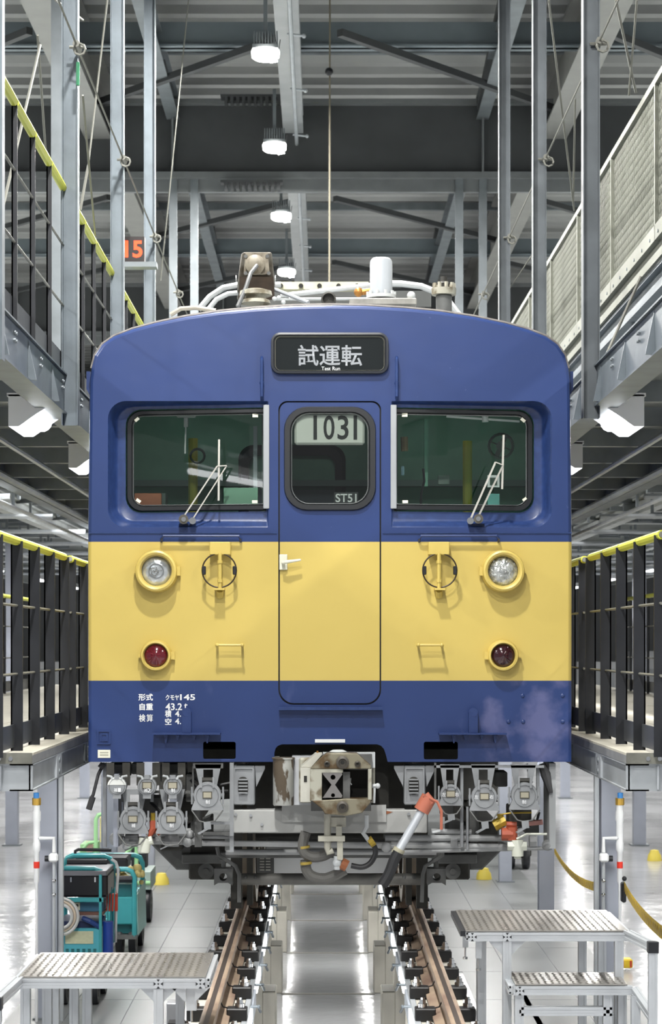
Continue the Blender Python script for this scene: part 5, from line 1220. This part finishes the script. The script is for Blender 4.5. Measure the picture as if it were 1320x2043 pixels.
for x, y in ((.70, yf+.05), (.662, yf+.4)):
    m = MB(); m.box(x-.014, x+.014, y-.014, y+.014, zt-.14, zt-.05); o = m.build('short_leg', PROF, sp)
    MB().cyl((x, y, zt-.19), (x, y, zt-.14), .005, 6).cyl((x, y, zt-.2), (x, y, zt-.19), .012, 8).build('levelling_foot', CHROME, o)
for x, s_ in ((.83, 1), (.83, -1)): MB().prism([(x+s_*.02, zt-.05), (x+s_*.09, zt-.05), (x+s_*.02, zt-.12)], 'y', yf-.005, yf+.005).build('corner_gusset', ALU, sp)
zs, ysf, ysb = .125, D(9.3), D(9.62)
tread(.85, 1.37, ysf-.01, ysb, zs, sp)
f = MB(); profile(f, (.84, ysf, zs-.03), (1.39, ysf, zs-.03)); profile(f, (.84, ysb, zs-.03), (1.39, ysb, zs-.03)); profile(f, (.84, ysf, zs-.03), (.84, ysb, zs-.03)); f.build('step_frame', PROF, sp); logo_end((.87, ysf, zs-.03), sp)
f = MB(); profile(f, (.87, ysf+.02, zs-.13), (1.30, ysf+.02, zs-.13)); f.build('cross_rail', PROF, sp)
for x, y in ((.87, ysf+.02), (1.28, ysf+.02), (1.36, ysf+.1), (1.36, ysb+.1), (1.40, ysf-.05)): leg(x, y, zs-.05, sp)
hr = MB(); profile(hr, (x1+.0, yf, zt-.02), (1.455, D(9.1), zt-.02)); profile(hr, (1.455, D(9.1), FZ), (1.455, D(9.1), zt-.03)); profile(hr, (1.40, ysf, zs-.03), (1.455, D(9.1), zs-.12), .035); hr.build('handrail', PROF, sp)
MB().box(1.455-.024, 1.455+.024, D(9.1)-.026, D(9.1)+.02, zt-.045, zt+.005).build('end_cap', BLACK, sp)
# left one
sp = thing('step_platform', (-.95, D(8.9), FZ), 'aluminium work stand with broad checker plate top left of the rails', 'step')
x0, x1, yf, yb, zt = -1.345, -.545, D(8.6), D(9.27), .274
tread(x0, x1, yf, yb, zt, sp)
f = MB(); profile(f, (x0, yf, zt-.028), (x1, yf, zt-.028)); profile(f, (x0, yb, zt-.028), (x1, yb, zt-.028)); profile(f, (x0, yf, zt-.028), (x0, yb, zt-.028)); profile(f, (x1, yf, zt-.028), (x1, yb, zt-.028)); f.build('top_frame', PROF, sp)
for x in (-.745, -.565): logo_end((x, yf, zt-.028), sp)
for x, y in ((-.745, yf), (-.70, yb), (-1.25, yf+.2), (-1.28, yb), (-1.19, yb), (-1.33, yf+.1), (-1.13, yb)): leg(x, y, zt-.05, sp)
m = MB(); m.box(-.63, -.585, yf+.02, yf+.06, zt-.15, zt-.05); o = m.build('short_leg', PROF, sp); MB().cyl((-.607, yf+.04, zt-.2), (-.607, yf+.04, zt-.15), .006, 6).build('levelling_foot', CHROME, o)
for x, s_ in ((-.745, 1), (-.745, -1), (-.61, 1), (-.61, -1)): MB().prism([(x+s_*.02, zt-.05), (x+s_*.08, zt-.05), (x+s_*.02, zt-.11)], 'y', yf+.0, yf+.008).build('corner_gusset', ALU, sp)
hr = MB(); profile(hr, (x0, yf, zt-.02), (x0-.015, D(8.1), zt-.02)); profile(hr, (x0-.015, D(8.1), FZ), (x0-.015, D(8.1), zt-.04)); profile(hr, (-.74, yf, -.05), (x0, yf, -.05), .03); hr.build('handrail', PROF, sp)
MB().box(x0-.04, x0+.01, D(8.1)-.03, D(8.1)+.02, zt-.05, zt+.0).build('end_cap', BLACK, sp)
# clamp box by the left rail
t = thing('rail_sensor', (-.74, D(9.0), -.17), 'small grey clamp device beside the left rail under the work stand edge', 'sensor')
MB().box(-.79, -.71, D(9.6), D(9.68), -.17, -.02).build('plate', mat('sensor_grey', '#9a9ca0', .4, .4), t, bevel=.004); MB().box(-.76, -.69, D(9.3), D(9.4), -.17, -.06).cyl((-.72, D(9.3), -.08), (-.66, D(9.3), -.08), .02, 8).build('clamp', BLACK, t)
hs = MB().tube([(-.78, D(9.1), -.16), (-.72, D(9.15), -.12), (-.66, D(9.2), -.15)], .012, 6); hs.build('cable', BLACK, t)

# ================================================================ CARTS
CT = mat('cart_teal', '#3f9fa6', .45, 0, .08, 5); CTD = mat('cart_teal_dark', '#1f6a70', .5, 0, .1, 5); CTL = mat('cart_teal_light', '#57b3c2', .4)
PAD = mat('padding_black', '#1c1c24', .6)
def wheelm(x, y, r, w_, par):
    o = MB().lathe([(.02, -w_/2), (r*.55, -w_/2), (r*.6, -w_/2), (r*.95, -w_/2), (r, -w_/4), (r, w_/4), (r*.95, w_/2), (r*.55, w_/2), (.02, w_/2)], (x, y, FZ+r), (1, 0, 0), 18).build('wheel', BLACK, par)
    MB().lathe([(.02, w_/2+.002), (r*.5, w_/2+.004), (r*.5, w_/2-.002)], (x, y, FZ+r), (1, 0, 0), 12).build('hub', GREYD, o)
def arch(mb, xa, xb, y, z0, z1, r=.018, rad=.07): mb.tube([(xa, y, z0), (xa, y, z1-rad), (xa+rad*.3, y, z1-rad*.3), (xa+rad, y, z1), (xb-rad, y, z1), (xb-rad*.3, y, z1-rad*.3), (xb, y, z1-rad), (xb, y, z0)], r, 8)
# front cart
Y = D(14.95); ct = thing('service_cart', (-1.85, Y, FZ), 'teal service cart with black case and coiled hose by the pipe column', 'cart')
def zz(py, Y=Y): return P(0, py, Y).z
def xx(px, Y=Y): return P(px, 0, Y).x
xa, xb = xx(112), xx(203)
MB().pxbox(116, 1852, 200, 1905, Y, Y+.55).build('lower_body', CTL, ct, bevel=.008)
MB().pxbox(130, 1858, 186, 1883, Y-.006, Y).build('instruction_plate', mat('plate_beige', '#cfd0ae', .5, 0, .06, 40), ct)
o = MB()
for k in range(6): o.pxbox(131+k*11, 1893, 137+k*11, 1905, Y-.004, Y)
o.build('vent_slot', CTD, ct)
MB().pxbox(118, 1745, 215, 1790, Y+.02, Y+.5).build('case', mat('case_black', '#15151a', .3, 0, .1, 5), ct, bevel=.015)
MB().pxbox(116, 1738, 213, 1748, Y+.0, Y+.5).build('case_lid', mat('lid_grey', '#77777d', .4, .2), ct, bevel=.006)
for px in (140, 188): MB().pxbox(px, 1750, px+3, 1760, Y+.01, Y+.02).build('latch', CHROME, ct)
MB().pxbox(116, 1791, 206, 1800, Y-.02, Y+.0).pxbox(197, 1745, 203, 1900, Y-.02, Y).pxbox(112, 1791, 117, 1905, Y-.02, Y).build('frame', CT, ct, bevel=.003)
f = MB(); arch(f, xx(112), xx(212), Y+.5, zz(1900), zz(1722)); arch(f, xx(108), xx(205), Y+.05, zz(1780), zz(1734)); f.build('push_bar', CT, ct)
MB().cyl((xx(118), Y+.48, zz(1735)), (xx(200), Y+.48, zz(1735)), .03, 8).build('padding', PAD, ct)
MB().pxbox(146, 1800, 206, 1820, Y+.05, Y+.4).build('gauge_panel', mat('panel_blue', '#3b6f8e', .5), ct); MB().pxbox(146, 1801, 159, 1816, Y+.03, Y+.05).build('gauge_plate', STK, ct); MB().cyl((xx(152.5), Y+.02, zz(1808)), (xx(152.5), Y+.03, zz(1808)), .012, 10).build('knob', BLACK, ct)
MB().pxbox(150, 1820, 206, 1826, Y, Y+.3).build('shelf', mat('shelf_rust', '#6d4a40', .6), ct); MB().pxbox(118, 1838, 200, 1853, Y+.02, Y+.4).build('dark_tray', mat('navy', '#1f2c52', .5), ct)
for k, (r0, m_) in enumerate(((.105, mat('hose_cream', '#d8c8b4', .5)), (.13, mat('hose_clear', '#c9c9c8', .3)), (.085, m_ if False else mat('hose_clear', '')))):
    cx_, cz_ = xx(123), zz(1826)
    MB().tube([(cx_+r0*cos(a), Y-.05-.01*k, cz_+r0*1.05*sin(a)) for a in [R(q*15) for q in range(24)]], .012, 8, closed=True).build('hose_coil', m_, ct)
MB().tube([P(165, 1832, Y), P(180, 1838, Y-.02), P(198, 1850, Y), P(205, 1830, Y+.1)], .02, 8).build('blue_hose', mat('blue_hose', '#24407e', .4), ct)
MB().cyl((xx(214), Y+.05, zz(1905)), (xx(214), Y+.05, zz(1840)), .04, 14).build('blue_bottle', mat('bottle_blue', '#2547a0', .35), ct)
MB().tube([P(222, 1714, Y+.2), P(231, 1720, Y+.2), P(236, 1735, Y+.2), P(232, 1790, Y+.2), P(230, 1880, Y+.2)], .011, 8).build('white_handle', WHITE, ct)
MB().pxbox(212, 1784, 234, 1818, Y+.15, Y+.2).build('red_case', mat('case_red', '#c8402c', .5), ct)
for k in range(3): MB().cyl(P(217+k*6, 1770, Y+.13), P(214+k*6, 1842, Y+.13), .004, 6).build('prong', CTD if k % 2 else CT, ct)
for px, yo in ((122, 0), (184, 0), (120, .45), (186, .45)): wheelm(xx(px+4), Y+.08+yo, .11 if yo == 0 else .1, .05, ct)
MB().box(xx(116), xx(196), Y+.02, Y+.55, FZ+.18, zz(1905)+.01).build('chassis', CTD, ct)
# middle cart
Y = D(17.3); ct = thing('service_cart', (-1.72, Y, FZ), 'taller teal service cart with padded push bars, second in the row', 'cart')
MB().pxbox(195, 1790, 272, 1845, Y, Y+.7).build('body', CT, ct, bevel=.01); MB().pxbox(200, 1845, 272, 1862, Y+.05, Y+.7).build('base_box', CTD, ct)
MB().loft([[P(272, 1785, Y), P(288, 1752, Y+.7), P(290, 1845, Y+.7), P(274, 1865, Y)], [P(274, 1785, Y), P(290, 1752, Y+.7), P(292, 1845, Y+.7), P(276, 1865, Y)]], cap=True).build('side_plate', mat('side_pale', '#8fb8b4', .5), ct)
f = MB(); arch(f, xx(196, Y), xx(268, Y), Y, zz(1868, Y), zz(1734, Y), .022); arch(f, xx(130, Y+.7), xx(284, Y+.7), Y+.7, zz(1840, Y+.7), zz(1706, Y+.7), .022); f.build('push_bar', CT, ct)
MB().cyl((xx(180, Y), Y, zz(1754, Y)), (xx(264, Y), Y, zz(1754, Y)), .03, 8).cyl((xx(152, Y+.7), Y+.7, zz(1709, Y+.7)), (xx(262, Y+.7), Y+.7, zz(1709, Y+.7)), .035, 8).cyl((xx(190, Y), Y, zz(1736, Y)), (xx(240, Y), Y, zz(1736, Y)), .026, 8).build('padding', PAD, ct)
MB().tube([P(150, 1712, Y+.5), P(150, 1698, Y+.5), P(156, 1695, Y+.5), P(222, 1696, Y+.5)], .015, 8).build('black_bar', PAD, ct)
MB().pxbox(180, 1712, 255, 1735, Y+.3, Y+.6).build('black_cover', mat('cover_black', '#26262b', .4, 0, .3, 9), ct, bevel=.02)
o = MB()
rn = random.Random(5)
for k in range(26): o.sphere((xx(rn.uniform(226, 284), Y+.3), Y+rn.uniform(.2, .45), zz(rn.uniform(1734, 1765), Y+.3)), rn.uniform(.02, .04), 5)
o.build('rag_pile', mat('rag_yellow', '#c8b87a', .8), ct)['kind'] = 'stuff'
MB().pxbox(196, 1764, 262, 1788, Y+.05, Y+.6).build('inner_tray', CTD, ct)
MB().pxbox(210, 1866, 272, 1874, Y-.02, Y+.7).build('bumper', GREYD, ct)
for px in (236, 262): wheelm(xx(px, Y), Y+.15, .13, .06, ct)
for px in (215, 278): wheelm(xx(px, Y+.6), Y+.65, .12, .06, ct)
# rear light green trolley
Y = D(19.4); GRN = mat('pale_green', '#9fd39a', .45)
ct = thing('trolley', (-1.85, Y, FZ), 'pale green tube trolley behind the teal carts', 'trolley')
def zz2(py): return P(0, py, Y).z
f = MB(); f.tube([P(191, 1730, Y), P(191, 1635, Y), P(196, 1626, Y), P(206, 1624, Y), P(222, 1624, Y)], .02, 8).tube([P(160, 1700, Y), P(176, 1682, Y), P(190, 1680, Y)], .015, 8).tube([P(250, 1705, Y+.2), P(262, 1690, Y+.2), P(275, 1682, Y+.2), P(300, 1672, Y+.2)], .018, 8).tube([P(272, 1690, Y+.2), P(272, 1760, Y+.2)], .02, 8)
f.tube([P(160, 1760, Y), P(300, 1762, Y)], .02, 8).build('frame', GRN, ct)
MB().pxbox(199, 1630, 222, 1680, Y+.1, Y+.3).build('board', mat('board_yellow', '#e3d79a', .5), ct); MB().pxbox(160, 1685, 190, 1740, Y+.1, Y+.5).build('bag', GRN, ct); MB().pxbox(172, 1680, 184, 1700, Y+.02, Y+.1).build('pink_cloth', mat('pink', '#e8c0b8', .7), ct)
MB().pxbox(160, 1740, 300, 1775, Y, Y+.6).build('deck', mat('deck_pale', '#a9bdb6', .5), ct)
for px in (293, 170): wheelm(xx(px, Y), Y+.1, .16, .07, ct)
MB().pxbox(262, 1690, 292, 1740, Y+.4, Y+.6).build('dark_case', PAD, ct)
# barrier tapes
TAPE = mat('barrier_yellow', '#e8c62c', .45, 0, .06, 20, stretch=(1, 1, 1)); TPB = mat('tape_black', '#2a2618', .5)
def ribbon(pts, wz, name, label):
    t = thing(name, pts[0], label, 'barrier tape'); vs = []; fs = []
    for p in pts: vs += [p+V((0, 0, wz/2)), p+V((.01, 0, -wz/2))]
    fs = [(2*i, 2*i+1, 2*i+3, 2*i+2) for i in range(len(pts)-1)]
    vs2 = [v+V((.003, .003, 0)) for v in vs]; n_ = len(vs)
    MB().add(vs+vs2, fs+[tuple(j+n_ for j in reversed(f_)) for f_ in fs]).build('band', TAPE, t, fixn=False)
    m = MB()
    for i in range(len(pts)-1):
        for q in (.15, .45, .75):
            a = pts[i].lerp(pts[i+1], q); b = pts[i].lerp(pts[i+1], q+.12); off = V((-.002, -.004, 0))
            m.add([a+off+V((0, 0, wz*.3)), a+off-V((0, 0, wz*.3)), b+off-V((0, 0, wz*.3)), b+off+V((0, 0, wz*.3))], [(0, 1, 2, 3)])
    m = m.build('printed_marks', mat('tape_print', '#b0902a', .5), t, fixn=False); m['kind'] = 'stuff'
def bez(a, b, c, n=9): return [a*(1-t)**2+b*2*t*(1-t)+c*t*t for t in [i/n for i in range(n+1)]]
ribbon(bez(P(1104, 1696, D(21)), P(1140, 1765, D(17.5)), P(1192, 1770, D(14.6))), .07, 'barrier_tape', 'yellow barrier tape sagging from the rail car to the right pipe column')
ribbon(bez(P(1244, 1770, D(14.2)), P(1275, 1835, D(12.6)), P(1345, 1880, D(11))), .085, 'barrier_tape', 'wide yellow barrier tape leaving the right edge from the pipe column')
t = thing('tape_holder', P(1244, 1780, D(14.25)), 'black tape clip on the right pipe column holding yellow tape', 'clip')
MB().pxbox(1240, 1762, 1249, 1801, D(14.2), D(14.28)).build('clip_body', BLACK, t, bevel=.008); MB().sphere(P(1245, 1753, D(14.24)), .018, 6).build('clip_knob', BLACK, t)
t = thing('floor_marker', P(1235, 1925, D(16.8)), 'yellow marker block with red ends on the floor behind the right work stand', 'marker')
Yk = D(4000*2.66/(1928-1285)); MB().pxbox(1200, 1914, 1262, 1932, Yk, Yk+.12).build('block', TAPE, t, bevel=.01)
for a in (1202, 1240, 1256): MB().pxbox(a, 1917, a+4, 1930, Yk-.004, Yk).build('red_mark', mat('case_red', ''), t)
for i, (px, py, d) in enumerate(((322, 1742, 22.5), (965, 1745, 23), (1305, 1718, 25))):
    c = P(px, py, D(d)); c.z = FZ+.1
    t = MB().lathe([(.001, .04), (.05, .03), (.06, .0), (.08, -.03), (.09, -.1), (.001, -.1)], (P(px, py, D(d)).x, D(d), FZ+.1), n=14)
    tag(t.build('column_pad', mat('pad_yellow', '#e6d15a', .5)), ['yellow pad on the floor seen below the left of the rail car', 'yellow pad on the floor seen below the right of the rail car', 'yellow pad on the floor at the far right edge'][i], 'pad')
# gantry behind: dark trolley near the far right under the car
t = thing('far_cart', (1.75, D(24), FZ), 'dark low cart behind the white cock at the right of the rail car', 'cart')
MB().pxbox(1008, 1690, 1060, 1712, D(24), D(24.6)).build('body', DARK, t, bevel=.03); wheelm(P(1020, 0, D(24)).x, D(24.1), .14, .08, t); wheelm(P(1050, 0, D(24)).x, D(24.1), .14, .08, t)
